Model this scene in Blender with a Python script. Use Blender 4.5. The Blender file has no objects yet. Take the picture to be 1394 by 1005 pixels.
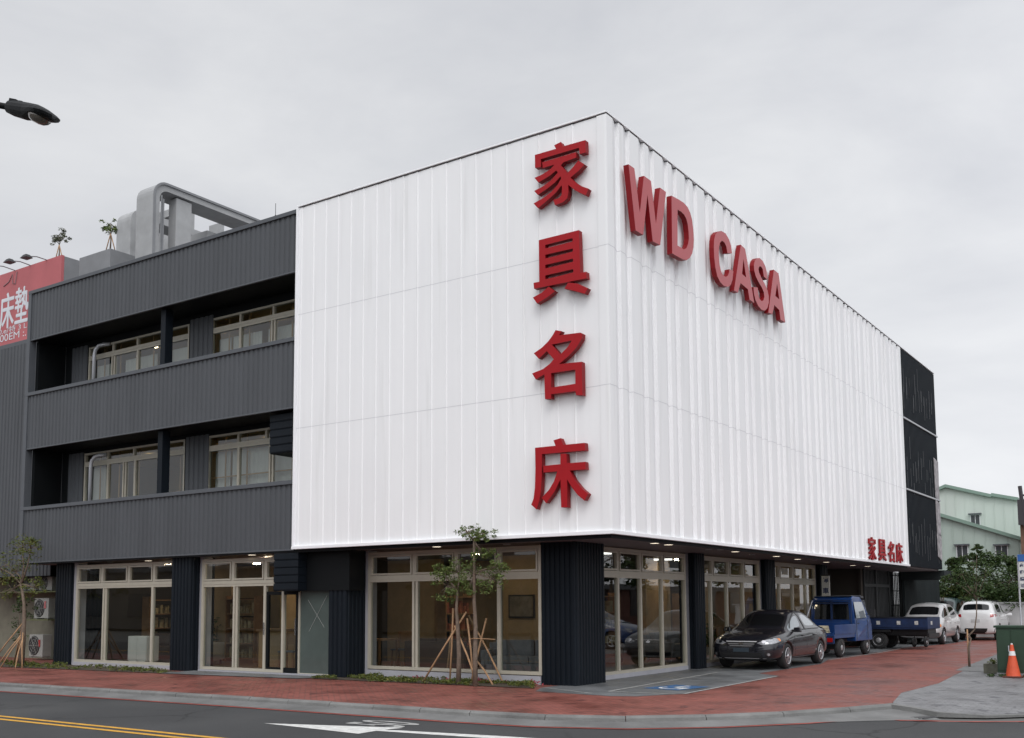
import bpy, bmesh, math, random
from mathutils import Vector, Matrix, geometry
from mathutils.bvhtree import BVHTree
R = math.radians
SC = bpy.context.scene
COL = SC.collection

# ------------------------------------------------------------------ camera
F, CY, PI_, YA, RO = 1407.115, 690.2825, .0940871, -.5960454, .00609386   # focal length in photo px (1394 wide)
CAM = Vector((9.42795, -17.25205, 1.65))
FW = Vector((math.sin(YA)*math.cos(PI_), math.cos(YA)*math.cos(PI_), math.sin(PI_)))
RT = Vector((math.cos(YA), -math.sin(YA), 0)); UP = RT.cross(FW)
_c, _s = math.cos(RO), math.sin(RO)
cam = bpy.data.cameras.new("camera"); camo = bpy.data.objects.new("camera", cam); COL.objects.link(camo)
r2 = RT*_c-UP*_s; u2 = RT*_s+UP*_c
camo.matrix_world = Matrix(((r2.x, u2.x, -FW.x, CAM.x), (r2.y, u2.y, -FW.y, CAM.y), (r2.z, u2.z, -FW.z, CAM.z), (0, 0, 0, 1)))
cam.sensor_width = 36; cam.lens = F/1394*36; cam.shift_y = (CY-502.5)/1394
cam.clip_start = .1; cam.clip_end = 3000
SC.camera = camo
def ray(x, y):
    a = x-697; b = CY-y
    return FW+RT*((_c*a+_s*b)/F)+UP*((-_s*a+_c*b)/F)
def gp(x, y, z=0.): d = ray(x, y); return CAM+d*((z-CAM.z)/d.z)
def yp(x, y, v=0.): d = ray(x, y); return CAM+d*((v-CAM.y)/d.y)
def xp(x, y, v=0.): d = ray(x, y); return CAM+d*((v-CAM.x)/d.x)

# ------------------------------------------------------------------ light
SUN_EL, SUN_AZ = R(50), R(146)       # azimuth measured clockwise from +Y
w = bpy.data.worlds.new("World"); SC.world = w; w.use_nodes = True
nt = w.node_tree; nt.nodes.clear()
def N(t, **k):
    n = nt.nodes.new(t)
    for a, v in k.items(): setattr(n, a, v)
    return n
out = N('ShaderNodeOutputWorld'); bg = N('ShaderNodeBackground'); bg.inputs[1].default_value = .1
sky = N('ShaderNodeTexSky', sky_type='NISHITA', sun_disc=False); sky.sun_elevation = SUN_EL; sky.sun_rotation = SUN_AZ
sky.air_density = 1; sky.dust_density = 3
tc = N('ShaderNodeTexCoord')
mp = N('ShaderNodeMapping'); mp.inputs['Scale'].default_value = (1, 1, 2.6)
n1 = N('ShaderNodeTexNoise'); n1.inputs['Scale'].default_value = 2.6; n1.inputs['Detail'].default_value = 6; n1.inputs['Roughness'].default_value = .55
n1.inputs['Distortion'].default_value = .3
cr = N('ShaderNodeValToRGB'); cr.color_ramp.elements[0].position = .34; cr.color_ramp.elements[1].position = .68
cr.color_ramp.elements[0].color = (6.75, 6.9, 7.3, 1); cr.color_ramp.elements[1].color = (8.5, 8.6, 8.8, 1)
# overcast dome: bright overhead and on the sun's side behind the camera
sep = N('ShaderNodeSeparateXYZ')
dot = N('ShaderNodeVectorMath', operation='DOT_PRODUCT'); dot.inputs[1].default_value = (math.sin(SUN_AZ)*math.cos(SUN_EL), math.cos(SUN_AZ)*math.cos(SUN_EL), math.sin(SUN_EL))
mr = N('ShaderNodeMapRange', interpolation_type='SMOOTHSTEP'); mr.inputs['From Min'].default_value = .32; mr.inputs['From Max'].default_value = 1; mr.inputs['To Min'].default_value = 1; mr.inputs['To Max'].default_value = 2.3
mh = N('ShaderNodeMapRange', interpolation_type='SMOOTHSTEP'); mh.inputs['From Min'].default_value = 0.0; mh.inputs['From Max'].default_value = .30; mh.inputs['To Min'].default_value = 1.06; mh.inputs['To Max'].default_value = .97
mul = N('ShaderNodeMath', operation='MULTIPLY')
vm = N('ShaderNodeVectorMath', operation='SCALE')
mix = N('ShaderNodeMixRGB'); mix.inputs[0].default_value = .95
L = nt.links.new
L(tc.outputs['Generated'], mp.inputs[0]); L(mp.outputs[0], n1.inputs['Vector']); L(n1.outputs['Fac'], cr.inputs[0])
L(tc.outputs['Generated'], dot.inputs[0]); L(dot.outputs['Value'], mr.inputs['Value'])
L(tc.outputs['Generated'], sep.inputs[0]); L(sep.outputs['Z'], mh.inputs['Value'])
dr = N('ShaderNodeVectorMath', operation='DOT_PRODUCT'); dr.inputs[1].default_value = (.75, .64, 0)
me_ = N('ShaderNodeMapRange', interpolation_type='SMOOTHSTEP'); me_.inputs['From Min'].default_value = .05; me_.inputs['From Max'].default_value = .75; me_.inputs['To Min'].default_value = .97; me_.inputs['To Max'].default_value = 1.14
L(tc.outputs['Generated'], dr.inputs[0]); L(dr.outputs['Value'], me_.inputs['Value'])
mul2 = N('ShaderNodeMath', operation='MULTIPLY'); L(mr.outputs[0], mul2.inputs[0]); L(me_.outputs[0], mul2.inputs[1])
L(mul2.outputs[0], mul.inputs[0]); L(mh.outputs[0], mul.inputs[1]); L(mul.outputs[0], vm.inputs['Scale']); L(cr.outputs[0], vm.inputs[0])
L(sky.outputs[0], mix.inputs[1]); L(vm.outputs[0], mix.inputs[2]); L(mix.outputs[0], bg.inputs[0]); L(bg.outputs[0], out.inputs[0])
sd = bpy.data.lights.new("sun", 'SUN'); sd.energy = .85; sd.angle = R(25); sd.color = (1, .985, .96)
so = bpy.data.objects.new("sun", sd); COL.objects.link(so)
sdir = Vector((math.sin(SUN_AZ)*math.cos(SUN_EL), math.cos(SUN_AZ)*math.cos(SUN_EL), math.sin(SUN_EL)))
so.rotation_euler = (-sdir).to_track_quat('-Z', 'Y').to_euler(); so.location = (0, -30, 40)
SC.view_settings.view_transform = 'Standard'; SC.view_settings.look = 'None'; SC.view_settings.exposure = 0; SC.view_settings.gamma = 1
SC.render.engine = 'CYCLES'

# ------------------------------------------------------------------ materials
MATS = {}
def mat(name, col, rough=.6, var=.0, vs=3., bump=0., bs=20., metal=0., spec=.5, coat=0., streak=0., emit=None, es=0., rvar=0.):
    if name in MATS: return MATS[name]
    m = bpy.data.materials.new(name); m.use_nodes = True; t = m.node_tree; p = t.nodes['Principled BSDF']
    p.inputs['Base Color'].default_value = (*col, 1); p.inputs['Roughness'].default_value = rough; p.inputs['Metallic'].default_value = metal
    p.inputs['Specular IOR Level'].default_value = spec; p.inputs['Coat Weight'].default_value = coat; p.inputs['Coat Roughness'].default_value = .04
    g = t.nodes.new('ShaderNodeTexCoord')
    if var or rvar:
        n = t.nodes.new('ShaderNodeTexNoise'); n.inputs['Scale'].default_value = vs; n.inputs['Detail'].default_value = 5; n.inputs['Roughness'].default_value = .6
        t.links.new(g.outputs['Object'], n.inputs['Vector'])
        if streak:
            q = t.nodes.new('ShaderNodeMapping'); q.inputs['Scale'].default_value = (1, 1, streak); t.links.new(g.outputs['Object'], q.inputs[0]); t.links.new(q.outputs[0], n.inputs['Vector'])
        if var:
            r = t.nodes.new('ShaderNodeMapRange'); r.inputs['From Min'].default_value = .3; r.inputs['From Max'].default_value = .7
            r.inputs['To Min'].default_value = 1-var; r.inputs['To Max'].default_value = 1+var
            v = t.nodes.new('ShaderNodeVectorMath'); v.operation = 'SCALE'; v.inputs[0].default_value = col
            t.links.new(n.outputs['Fac'], r.inputs['Value']); t.links.new(r.outputs[0], v.inputs['Scale']); t.links.new(v.outputs[0], p.inputs['Base Color'])
        if rvar:
            r = t.nodes.new('ShaderNodeMapRange'); r.inputs['From Min'].default_value = .35; r.inputs['From Max'].default_value = .65
            r.inputs['To Min'].default_value = max(.02, rough-rvar); r.inputs['To Max'].default_value = min(1, rough+rvar)
            t.links.new(n.outputs['Fac'], r.inputs['Value']); t.links.new(r.outputs[0], p.inputs['Roughness'])
    if bump:
        n = t.nodes.new('ShaderNodeTexNoise'); n.inputs['Scale'].default_value = bs; n.inputs['Detail'].default_value = 4
        t.links.new(g.outputs['Object'], n.inputs['Vector'])
        b = t.nodes.new('ShaderNodeBump'); b.inputs['Strength'].default_value = bump; b.inputs['Distance'].default_value = .02
        t.links.new(n.outputs['Fac'], b.inputs['Height']); t.links.new(b.outputs[0], p.inputs['Normal'])
    if emit: p.inputs['Emission Color'].default_value = (*emit, 1); p.inputs['Emission Strength'].default_value = es
    MATS[name] = m; return m
def glass(name, tint, gl=1.0, f0=1.45):
    if name in MATS: return MATS[name]
    m = bpy.data.materials.new(name); m.use_nodes = True; t = m.node_tree; t.nodes.clear()
    o = t.nodes.new('ShaderNodeOutputMaterial'); mx = t.nodes.new('ShaderNodeMixShader'); tr = t.nodes.new('ShaderNodeBsdfTransparent'); gs = t.nodes.new('ShaderNodeBsdfGlossy')
    ge = t.nodes.new('ShaderNodeNewGeometry'); dt = t.nodes.new('ShaderNodeVectorMath'); dt.operation = 'DOT_PRODUCT'
    ab = t.nodes.new('ShaderNodeMath'); ab.operation = 'ABSOLUTE'; om = t.nodes.new('ShaderNodeMath'); om.operation = 'SUBTRACT'; om.inputs[0].default_value = 1
    pw = t.nodes.new('ShaderNodeMath'); pw.operation = 'POWER'; pw.inputs[1].default_value = 4
    fr = t.nodes.new('ShaderNodeMapRange'); r0 = ((f0-1)/(f0+1))**2*1.9; fr.inputs['To Min'].default_value = r0; fr.inputs['To Max'].default_value = 1
    t.links.new(ge.outputs['Normal'], dt.inputs[0]); t.links.new(ge.outputs['Incoming'], dt.inputs[1]); t.links.new(dt.outputs['Value'], ab.inputs[0]); t.links.new(ab.outputs[0], om.inputs[1]); t.links.new(om.outputs[0], pw.inputs[0]); t.links.new(pw.outputs[0], fr.inputs['Value'])
    tr.inputs[0].default_value = (*tint, 1); gs.inputs['Roughness'].default_value = 0.01; gs.inputs[0].default_value = (gl, gl, gl, 1)
    g = t.nodes.new('ShaderNodeTexCoord'); n = t.nodes.new('ShaderNodeTexNoise'); n.inputs['Scale'].default_value = .9; b = t.nodes.new('ShaderNodeBump'); b.inputs['Strength'].default_value = .03; b.inputs['Distance'].default_value = .05
    t.links.new(g.outputs['Object'], n.inputs['Vector']); t.links.new(n.outputs['Fac'], b.inputs['Height']); t.links.new(b.outputs[0], gs.inputs['Normal'])
    t.links.new(fr.outputs[0], mx.inputs[0]); t.links.new(tr.outputs[0], mx.inputs[1]); t.links.new(gs.outputs[0], mx.inputs[2]); t.links.new(mx.outputs[0], o.inputs[0])
    MATS[name] = m; return m
def nodemat(name):
    m = bpy.data.materials.new(name); m.use_nodes = True; MATS[name] = m
    return m, m.node_tree, m.node_tree.nodes['Principled BSDF']
def ramp(t, stops):
    c = t.nodes.new('ShaderNodeValToRGB'); e = c.color_ramp.elements
    e[0].position, e[0].color = stops[0][0], (*stops[0][1], 1); e[1].position, e[1].color = stops[-1][0], (*stops[-1][1], 1)
    for p, q in stops[1:-1]:
        x = e.new(p); x.color = (*q, 1)
    return c
def asphalt():
    m, t, p = nodemat('asphalt'); g = t.nodes.new('ShaderNodeTexCoord')
    a = t.nodes.new('ShaderNodeTexNoise'); a.inputs['Scale'].default_value = .35; a.inputs['Detail'].default_value = 8
    b = t.nodes.new('ShaderNodeTexNoise'); b.inputs['Scale'].default_value = 90; b.inputs['Detail'].default_value = 3
    c = ramp(t, [(.3, (.050, .051, .053)), (.55, (.066, .067, .069)), (.75, (.088, .088, .088))])
    d = t.nodes.new('ShaderNodeMixRGB'); d.blend_type = 'MULTIPLY'; d.inputs[0].default_value = .55
    e = ramp(t, [(.35, (.35, .35, .35)), (.7, (1.3, 1.3, 1.3))])
    bp = t.nodes.new('ShaderNodeBump'); bp.inputs['Strength'].default_value = .35; bp.inputs['Distance'].default_value = .01
    for n in (a, b): t.links.new(g.outputs['Object'], n.inputs['Vector'])
    t.links.new(a.outputs['Fac'], c.inputs[0]); t.links.new(b.outputs['Fac'], e.inputs[0]); t.links.new(c.outputs[0], d.inputs[1]); t.links.new(e.outputs[0], d.inputs[2])
    v = t.nodes.new('ShaderNodeTexVoronoi'); v.feature = 'DISTANCE_TO_EDGE'; v.inputs['Scale'].default_value = .42; wv = t.nodes.new('ShaderNodeTexNoise'); wv.inputs['Scale'].default_value = 1.6; wv.inputs['Detail'].default_value = 6
    ad = t.nodes.new('ShaderNodeMixRGB'); ad.inputs[0].default_value = .35; t.links.new(g.outputs['Object'], wv.inputs['Vector']); t.links.new(g.outputs['Object'], ad.inputs[1]); t.links.new(wv.outputs['Color'], ad.inputs[2]); t.links.new(ad.outputs[0], v.inputs['Vector'])
    cv = ramp(t, [(.0, (.45, .45, .45)), (.006, (.7, .7, .7)), (.012, (1, 1, 1))]); t.links.new(v.outputs['Distance'], cv.inputs[0])
    ms = t.nodes.new('ShaderNodeTexNoise'); ms.inputs['Scale'].default_value = .25; t.links.new(g.outputs['Object'], ms.inputs['Vector']); cm = ramp(t, [(.48, (0, 0, 0)), (.56, (1, 1, 1))]); t.links.new(ms.outputs['Fac'], cm.inputs[0])
    dc = t.nodes.new('ShaderNodeMixRGB'); dc.blend_type = 'MULTIPLY'; t.links.new(cm.outputs[0], dc.inputs[0]); t.links.new(d.outputs[0], dc.inputs[1]); t.links.new(cv.outputs[0], dc.inputs[2])
    t.links.new(dc.outputs[0], p.inputs['Base Color']); t.links.new(b.outputs['Fac'], bp.inputs['Height']); t.links.new(bp.outputs[0], p.inputs['Normal'])
    p.inputs['Roughness'].default_value = .8; p.inputs['Specular IOR Level'].default_value = .3
    return m
def whitemetal():
    m, t, p = nodemat('white_painted_metal'); g = t.nodes.new('ShaderNodeTexCoord')
    def nz(scale, vec, det=5):
        q = t.nodes.new('ShaderNodeMapping'); q.inputs['Scale'].default_value = vec; n = t.nodes.new('ShaderNodeTexNoise'); n.inputs['Scale'].default_value = scale; n.inputs['Detail'].default_value = det
        t.links.new(g.outputs['Object'], q.inputs[0]); t.links.new(q.outputs[0], n.inputs['Vector']); return n
    a = nz(.35, (1, 1, 1)); b = nz(5, (1, 1, .05), 7); d = nz(1.6, (1, 1, .25))
    ca = ramp(t, [(.3, (.96, .96, .963)), (.7, (1, 1, 1))]); cb = ramp(t, [(.25, (.87, .87, .86)), (.42, (1, 1, 1)), (.9, (1, 1, 1))]); cd = ramp(t, [(.3, (.97, .97, .97)), (.6, (1, 1, 1))])
    t.links.new(a.outputs['Fac'], ca.inputs[0]); t.links.new(b.outputs['Fac'], cb.inputs[0]); t.links.new(d.outputs['Fac'], cd.inputs[0])
    x = t.nodes.new('ShaderNodeMixRGB'); x.blend_type = 'MULTIPLY'; x.inputs[0].default_value = 1; y = t.nodes.new('ShaderNodeMixRGB'); y.blend_type = 'MULTIPLY'; y.inputs[0].default_value = .7; z = t.nodes.new('ShaderNodeMixRGB'); z.blend_type = 'MULTIPLY'; z.inputs[0].default_value = 1; z.inputs[1].default_value = (.875, .875, .882, 1)
    t.links.new(ca.outputs[0], z.inputs[2]); t.links.new(z.outputs[0], x.inputs[1]); t.links.new(cd.outputs[0], x.inputs[2]); t.links.new(x.outputs[0], y.inputs[1]); t.links.new(cb.outputs[0], y.inputs[2]); t.links.new(y.outputs[0], p.inputs['Base Color'])
    p.inputs['Roughness'].default_value = .6; p.inputs['Specular IOR Level'].default_value = .2
    bp = t.nodes.new('ShaderNodeBump'); bp.inputs['Strength'].default_value = .03; bp.inputs['Distance'].default_value = .01; t.links.new(d.outputs['Fac'], bp.inputs['Height']); t.links.new(bp.outputs[0], p.inputs['Normal'])
    return m
def brickpave(name, c1, c2, mortar, bw, bh, wet, msz=.012, rot=R(45)):
    m, t, p = nodemat(name); g = t.nodes.new('ShaderNodeTexCoord'); q = t.nodes.new('ShaderNodeMapping'); q.inputs['Rotation'].default_value = (0, 0, rot)
    b = t.nodes.new('ShaderNodeTexBrick'); b.inputs['Scale'].default_value = 1; b.inputs['Brick Width'].default_value = bw; b.inputs['Row Height'].default_value = bh
    b.inputs['Mortar Size'].default_value = msz; b.inputs['Color1'].default_value = (*c1, 1); b.inputs['Color2'].default_value = (*c2, 1); b.inputs['Mortar'].default_value = (*mortar, 1)
    a = t.nodes.new('ShaderNodeTexNoise'); a.inputs['Scale'].default_value = .7; a.inputs['Detail'].default_value = 9; a.inputs['Roughness'].default_value = .65
    f = t.nodes.new('ShaderNodeTexNoise'); f.inputs['Scale'].default_value = 6; f.inputs['Detail'].default_value = 6
    c = ramp(t, [(.3, (.42, .40, .40)), (.5, (.95, .95, .95)), (.72, (1.25, 1.25, 1.25))])
    c2_ = ramp(t, [(.25, (.7, .7, .7)), (.75, (1.2, 1.2, 1.2))])
    d = t.nodes.new('ShaderNodeMixRGB'); d.blend_type = 'MULTIPLY'; d.inputs[0].default_value = .8
    d2 = t.nodes.new('ShaderNodeMixRGB'); d2.blend_type = 'MULTIPLY'; d2.inputs[0].default_value = .8
    t.links.new(g.outputs['Object'], q.inputs[0]); t.links.new(q.outputs[0], b.inputs['Vector'])
    for n in (a, f): t.links.new(g.outputs['Object'], n.inputs['Vector'])
    t.links.new(a.outputs['Fac'], c.inputs[0]); t.links.new(f.outputs['Fac'], c2_.inputs[0])
    t.links.new(b.outputs['Color'], d.inputs[1]); t.links.new(c.outputs[0], d.inputs[2]); t.links.new(d.outputs[0], d2.inputs[1]); t.links.new(c2_.outputs[0], d2.inputs[2])
    sx = t.nodes.new('ShaderNodeTexNoise'); sx.inputs['Scale'].default_value = 1.9; sx.inputs['Detail'].default_value = 4; sx.inputs['Distortion'].default_value = 1.5; t.links.new(g.outputs['Object'], sx.inputs['Vector'])
    cs = ramp(t, [(.60, (1, 1, 1)), (.68, (.42, .42, .45))]); t.links.new(sx.outputs['Fac'], cs.inputs[0])
    d3 = t.nodes.new('ShaderNodeMixRGB'); d3.blend_type = 'MULTIPLY'; d3.inputs[0].default_value = .8; t.links.new(d2.outputs[0], d3.inputs[1]); t.links.new(cs.outputs[0], d3.inputs[2]); d2 = d3
    t.links.new(d2.outputs[0], p.inputs['Base Color'])
    rr = t.nodes.new('ShaderNodeMapRange'); rr.inputs['From Min'].default_value = .38; rr.inputs['From Max'].default_value = .62; rr.inputs['To Min'].default_value = wet; rr.inputs['To Max'].default_value = .75
    t.links.new(a.outputs['Fac'], rr.inputs['Value']); t.links.new(rr.outputs[0], p.inputs['Roughness'])
    bp = t.nodes.new('ShaderNodeBump'); bp.inputs['Strength'].default_value = .5; bp.inputs['Distance'].default_value = .006; bp.invert = True
    t.links.new(b.outputs['Fac'], bp.inputs['Height']); t.links.new(bp.outputs[0], p.inputs['Normal'])
    p.inputs['Specular IOR Level'].default_value = .35
    return m
def leafmat(name, cols):
    m, t, p = nodemat(name)
    oi = t.nodes.new('ShaderNodeNewGeometry'); c = ramp(t, [(i/(len(cols)-1), k) for i, k in enumerate(cols)])
    t.links.new(oi.outputs['Random Per Island'], c.inputs[0]); t.links.new(c.outputs[0], p.inputs['Base Color'])
    p.inputs['Roughness'].default_value = .55; p.inputs['Specular IOR Level'].default_value = .3
    p.inputs['Transmission Weight'].default_value = 0
    return m

# ------------------------------------------------------------------ mesh builder
class MB:
    def __init__(s): s.v = []; s.f = []; s.m = []; s.T = Matrix.Identity(4)
    def add(s, vs, fs, mi=0):
        o = len(s.v)
        for p in vs: s.v.append(tuple(s.T @ Vector(p)))
        for f in fs: s.f.append([i+o for i in f]); s.m.append(mi)
    def box(s, x0, x1, y0, y1, z0, z1, mi=0):
        if x0 > x1: x0, x1 = x1, x0
        if y0 > y1: y0, y1 = y1, y0
        s.add([(x, y, z) for z in (z0, z1) for y in (y0, y1) for x in (x0, x1)], [(0, 2, 3, 1), (4, 5, 7, 6), (0, 1, 5, 4), (2, 6, 7, 3), (0, 4, 6, 2), (1, 3, 7, 5)], mi)
    def frustum(s, c0, a0, b0, c1, a1, b1, mi=0):
        vs = []
        for c, a, b in ((c0, a0, b0), (c1, a1, b1)):
            for sx, sy in ((-1, -1), (1, -1), (1, 1), (-1, 1)): vs.append((c[0]+sx*a, c[1]+sy*b, c[2]))
        s.add(vs, [(3, 2, 1, 0), (4, 5, 6, 7), (0, 1, 5, 4), (1, 2, 6, 5), (2, 3, 7, 6), (3, 0, 4, 7)], mi)
    def prism(s, outer, holes, fn, d0, d1, mi=0):
        """fn(u,v,d)->3d point.  a filled outline with holes between depths d0 and d1"""
        loops = [list(outer)]+[list(h) for h in holes]
        flat = [p for l in loops for p in l]
        tris = geometry.tessellate_polygon([[Vector((a, b, 0)) for a, b in l] for l in loops])
        n = len(flat); vs = [fn(a, b, d0) for a, b in flat]+[fn(a, b, d1) for a, b in flat]
        fs = [tuple(t) for t in tris]+[tuple(i+n for i in reversed(t)) for t in tris]
        k = 0
        for l in loops:
            m = len(l)
            for i in range(m): a = k+i; b = k+(i+1) % m; fs.append((a, b, b+n, a+n))
            k += m
        s.add(vs, fs, mi)
    def tube(s, pts, rad, n=8, mi=0, cap=True):
        pts = [Vector(p) for p in pts]; rad = rad if isinstance(rad, (list, tuple)) else [rad]*len(pts)
        rings = []; pu = None
        for i, p in enumerate(pts):
            d = (pts[min(i+1, len(pts)-1)]-pts[max(i-1, 0)]).normalized()
            u = d.orthogonal().normalized() if pu is None else (pu-d*pu.dot(d)).normalized()
            pu = u; v = d.cross(u)
            rings.append([p+(u*math.cos(2*math.pi*k/n)+v*math.sin(2*math.pi*k/n))*rad[i] for k in range(n)])
        vs = [q for r in rings for q in r]; fs = []
        for i in range(len(pts)-1):
            for k in range(n): fs.append((i*n+k, i*n+(k+1) % n, (i+1)*n+(k+1) % n, (i+1)*n+k))
        if cap: fs.append(tuple(range(n-1, -1, -1))); fs.append(tuple((len(pts)-1)*n+k for k in range(n)))
        s.add(vs, fs, mi)
    def lathe(s, prof, o, ax='z', n=20, mi=0, cap=True):
        """prof: list of (radius, height) about axis ax through o"""
        o = Vector(o); vs = []; fs = []
        A = {'x': (Vector((0, 1, 0)), Vector((0, 0, 1)), Vector((1, 0, 0))), 'y': (Vector((0, 0, 1)), Vector((1, 0, 0)), Vector((0, 1, 0))), 'z': (Vector((1, 0, 0)), Vector((0, 1, 0)), Vector((0, 0, 1)))}[ax]
        for r, h in prof:
            for k in range(n):
                a = 2*math.pi*k/n; vs.append(o+A[0]*(r*math.cos(a))+A[1]*(r*math.sin(a))+A[2]*h)
        for i in range(len(prof)-1):
            for k in range(n): fs.append((i*n+k, i*n+(k+1) % n, (i+1)*n+(k+1) % n, (i+1)*n+k))
        if cap: fs.append(tuple(range(n-1, -1, -1))); fs.append(tuple((len(prof)-1)*n+k for k in range(n)))
        s.add(vs, fs, mi)
    def strip(s, prof, fn, z0, z1, mi=0):
        """prof list (s,d): a folded sheet between heights z0, z1"""
        vs = [fn(a, d, z) for z in (z0, z1) for a, d in prof]; n = len(prof)
        s.add(vs, [(i, i+1, i+1+n, i+n) for i in range(n-1)], mi)
    def build(s, name, mats, parent=None, bevel=0, smooth=False, subs=0, seg=2):
        me = bpy.data.meshes.new(name); bm = bmesh.new()
        vs = [bm.verts.new(p) for p in s.v]
        for f, mi in zip(s.f, s.m):
            try: fc = bm.faces.new([vs[i] for i in f]); fc.material_index = mi
            except ValueError: pass
        bmesh.ops.recalc_face_normals(bm, faces=bm.faces)
        if bevel: bmesh.ops.bevel(bm, geom=list(bm.edges), offset=bevel, segments=seg, affect='EDGES', profile=.7, clamp_overlap=True)
        if smooth:
            for f in bm.faces: f.smooth = True
        bm.to_mesh(me); bm.free()
        if not isinstance(mats, (list, tuple)): mats = [mats]
        for m in mats: me.materials.append(m)
        o = bpy.data.objects.new(name, me); COL.objects.link(o)
        if parent: o.parent = parent
        if subs:
            md = o.modifiers.new('s', 'SUBSURF'); md.levels = subs; md.render_levels = subs
        return o
def tag(o, label=None, cat=None, group=None, kind=None):
    if label: o['label'] = label
    if cat: o['category'] = cat
    if group: o['group'] = group
    if kind: o['kind'] = kind
    return o
def thing(name, label, cat, loc=(0, 0, 0), rz=0, group=None):
    o = bpy.data.objects.new(name, None); COL.objects.link(o); o.location = loc; o.rotation_euler = (0, 0, rz); o.empty_display_size = .3
    return tag(o, label, cat, group)
def copytree(o, parent=None):
    c = o.copy(); COL.objects.link(c)
    if parent: c.parent = parent
    for ch in list(o.children): copytree(ch, c)
    return c
def sheet(name, poly, z, m, kind='structure', label=None, thick=0):
    b = MB()
    if thick: b.prism([(p[0], p[1]) for p in poly], [], lambda a, c, d: (a, c, d), z-thick, z)
    else:
        tr = geometry.tessellate_polygon([[Vector((p[0], p[1], 0)) for p in poly]])
        b.add([(p[0], p[1], z) for p in poly], [tuple(t) for t in tr])
    o = b.build(name, m); tag(o, label, kind=kind)
    if not thick:   # sheets face up
        me = o.data
        if me.polygons and me.polygons[0].normal.z < 0: me.flip_normals()
    return o
# ------------------------------------------------------------------ materials used
WHITE = whitemetal()
WHITETRIM = mat('white_trim', (.86, .86, .88), .4)
SEAM = mat('panel_seam', (.66, .66, .68), .6)
COPE = mat('grey_coping', (.42, .43, .45), .45, var=.1)
GREY = mat('charcoal_metal', (.074, .079, .087), .5, var=.10, vs=1.5, streak=.15, spec=.3)
GREYT = mat('charcoal_flashing', (.088, .095, .106), .45, var=.06, spec=.3)
NAVY = mat('navy_ribbed_metal', (.0075, .0108, .0155), .5, var=.15, vs=2, streak=.2, spec=.15)
BLACKM = mat('black_metal', (.005, .006, .007), .6, spec=.15)
SOFF = mat('soffit_panel', (.13, .105, .11), .6, var=.12, vs=.8)
PLAST = mat('pale_plaster', (.36, .36, .39), .8, var=.08, vs=2, bump=.1)
ALU = mat('champagne_aluminium', (.42, .39, .32), .42, var=.05, vs=5, spec=.5)
GLASS = glass('window_glass', (.68, .72, .70), .9, 1.54)
GLASSG = mat('green_door_glass', (.075, .095, .088), .12, spec=.5, var=.15, vs=1.2)
CONC = mat('concrete', (.35, .355, .36), .85, var=.14, vs=1.3, bump=.15, bs=14)
CONCD = mat('concrete_grey_paint', (.21, .215, .225), .85, var=.12, vs=1.0, bump=.1, bs=10)
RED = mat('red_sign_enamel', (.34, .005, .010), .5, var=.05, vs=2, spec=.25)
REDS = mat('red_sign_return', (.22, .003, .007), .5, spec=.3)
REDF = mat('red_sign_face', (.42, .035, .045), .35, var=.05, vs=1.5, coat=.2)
BARK = mat('bark', (.16, .12, .09), .9, var=.3, vs=14, bump=.4, bs=40)
STAKE = mat('stake_wood', (.40, .24, .13), .8, var=.25, vs=8)
RUB = mat('tyre_rubber', (.018, .018, .019), .8, var=.2, vs=30)
RIM = mat('alloy_rim', (.55, .56, .58), .3, metal=.85)
DARK = mat('dark_plastic', (.012, .012, .013), .45)
CHROME = mat('chrome', (.7, .7, .72), .15, metal=1)
LAMP = mat('lens_clear', (.34, .35, .37), .15, metal=.3, coat=1, var=.35, vs=22)
AMBER = mat('lens_amber', (.75, .22, .03), .2, coat=1)
REDL = mat('lens_red', (.35, .01, .01), .2, coat=1)
CARGL = mat('car_glass', (.006, .007, .008), .04, spec=.5, coat=.25)
CARGLP = mat('car_glass_side', (.20, .23, .25), .06, spec=.9, coat=.8)
WALLW = mat('interior_wall', (.36, .26, .15), .9, var=.12)
WALLD = mat('interior_dark', (.06, .05, .04), .9)
FLOORI = mat('interior_floor', (.20, .16, .12), .35, var=.1)
LED = mat('ceiling_light', (.9, .85, .75), .5, emit=(1, .80, .55), es=85)
LEDU = mat('room_lamp', (.9, .85, .75), .5, emit=(1, .80, .5), es=22)
LEDO = mat('soffit_downlight', (.9, .85, .75), .5, emit=(1, .86, .68), es=1.6)
BLIND = mat('white_blind', (.62, .62, .60), .9, var=.06, streak=.1)
FAB1 = mat('sofa_grey_fabric', (.16, .16, .17), .95, var=.15, vs=6)
FAB2 = mat('sofa_brown_leather', (.07, .035, .02), .5, var=.2)
FAB3 = mat('white_upholstery', (.62, .60, .57), .9, var=.05)
WOODI = mat('oak_furniture', (.30, .17, .08), .6, var=.2, vs=4)
GALV = mat('galvanised_pipe', (.5, .51, .54), .4, metal=.3)

# ------------------------------------------------------------------ ground
sheet('ground', [(-700, -500), (700, -500), (700, 900), (-700, 900)], -.16, mat('ground_mat', (.11, .11, .105), .95, var=.2, vs=.2))
sheet('road', [(-300, -14.2), (80, -14.2), (80, 14), (9.6, 14), (8.2, 4), (6.9, -.3), (5.6, -1.0), (4.8, .2), (3.9, -1.5), (2.2, -3.4), (.2, -4.1), (-5, -4.25), (-300, -5.2)], -.12, asphalt())
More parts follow.
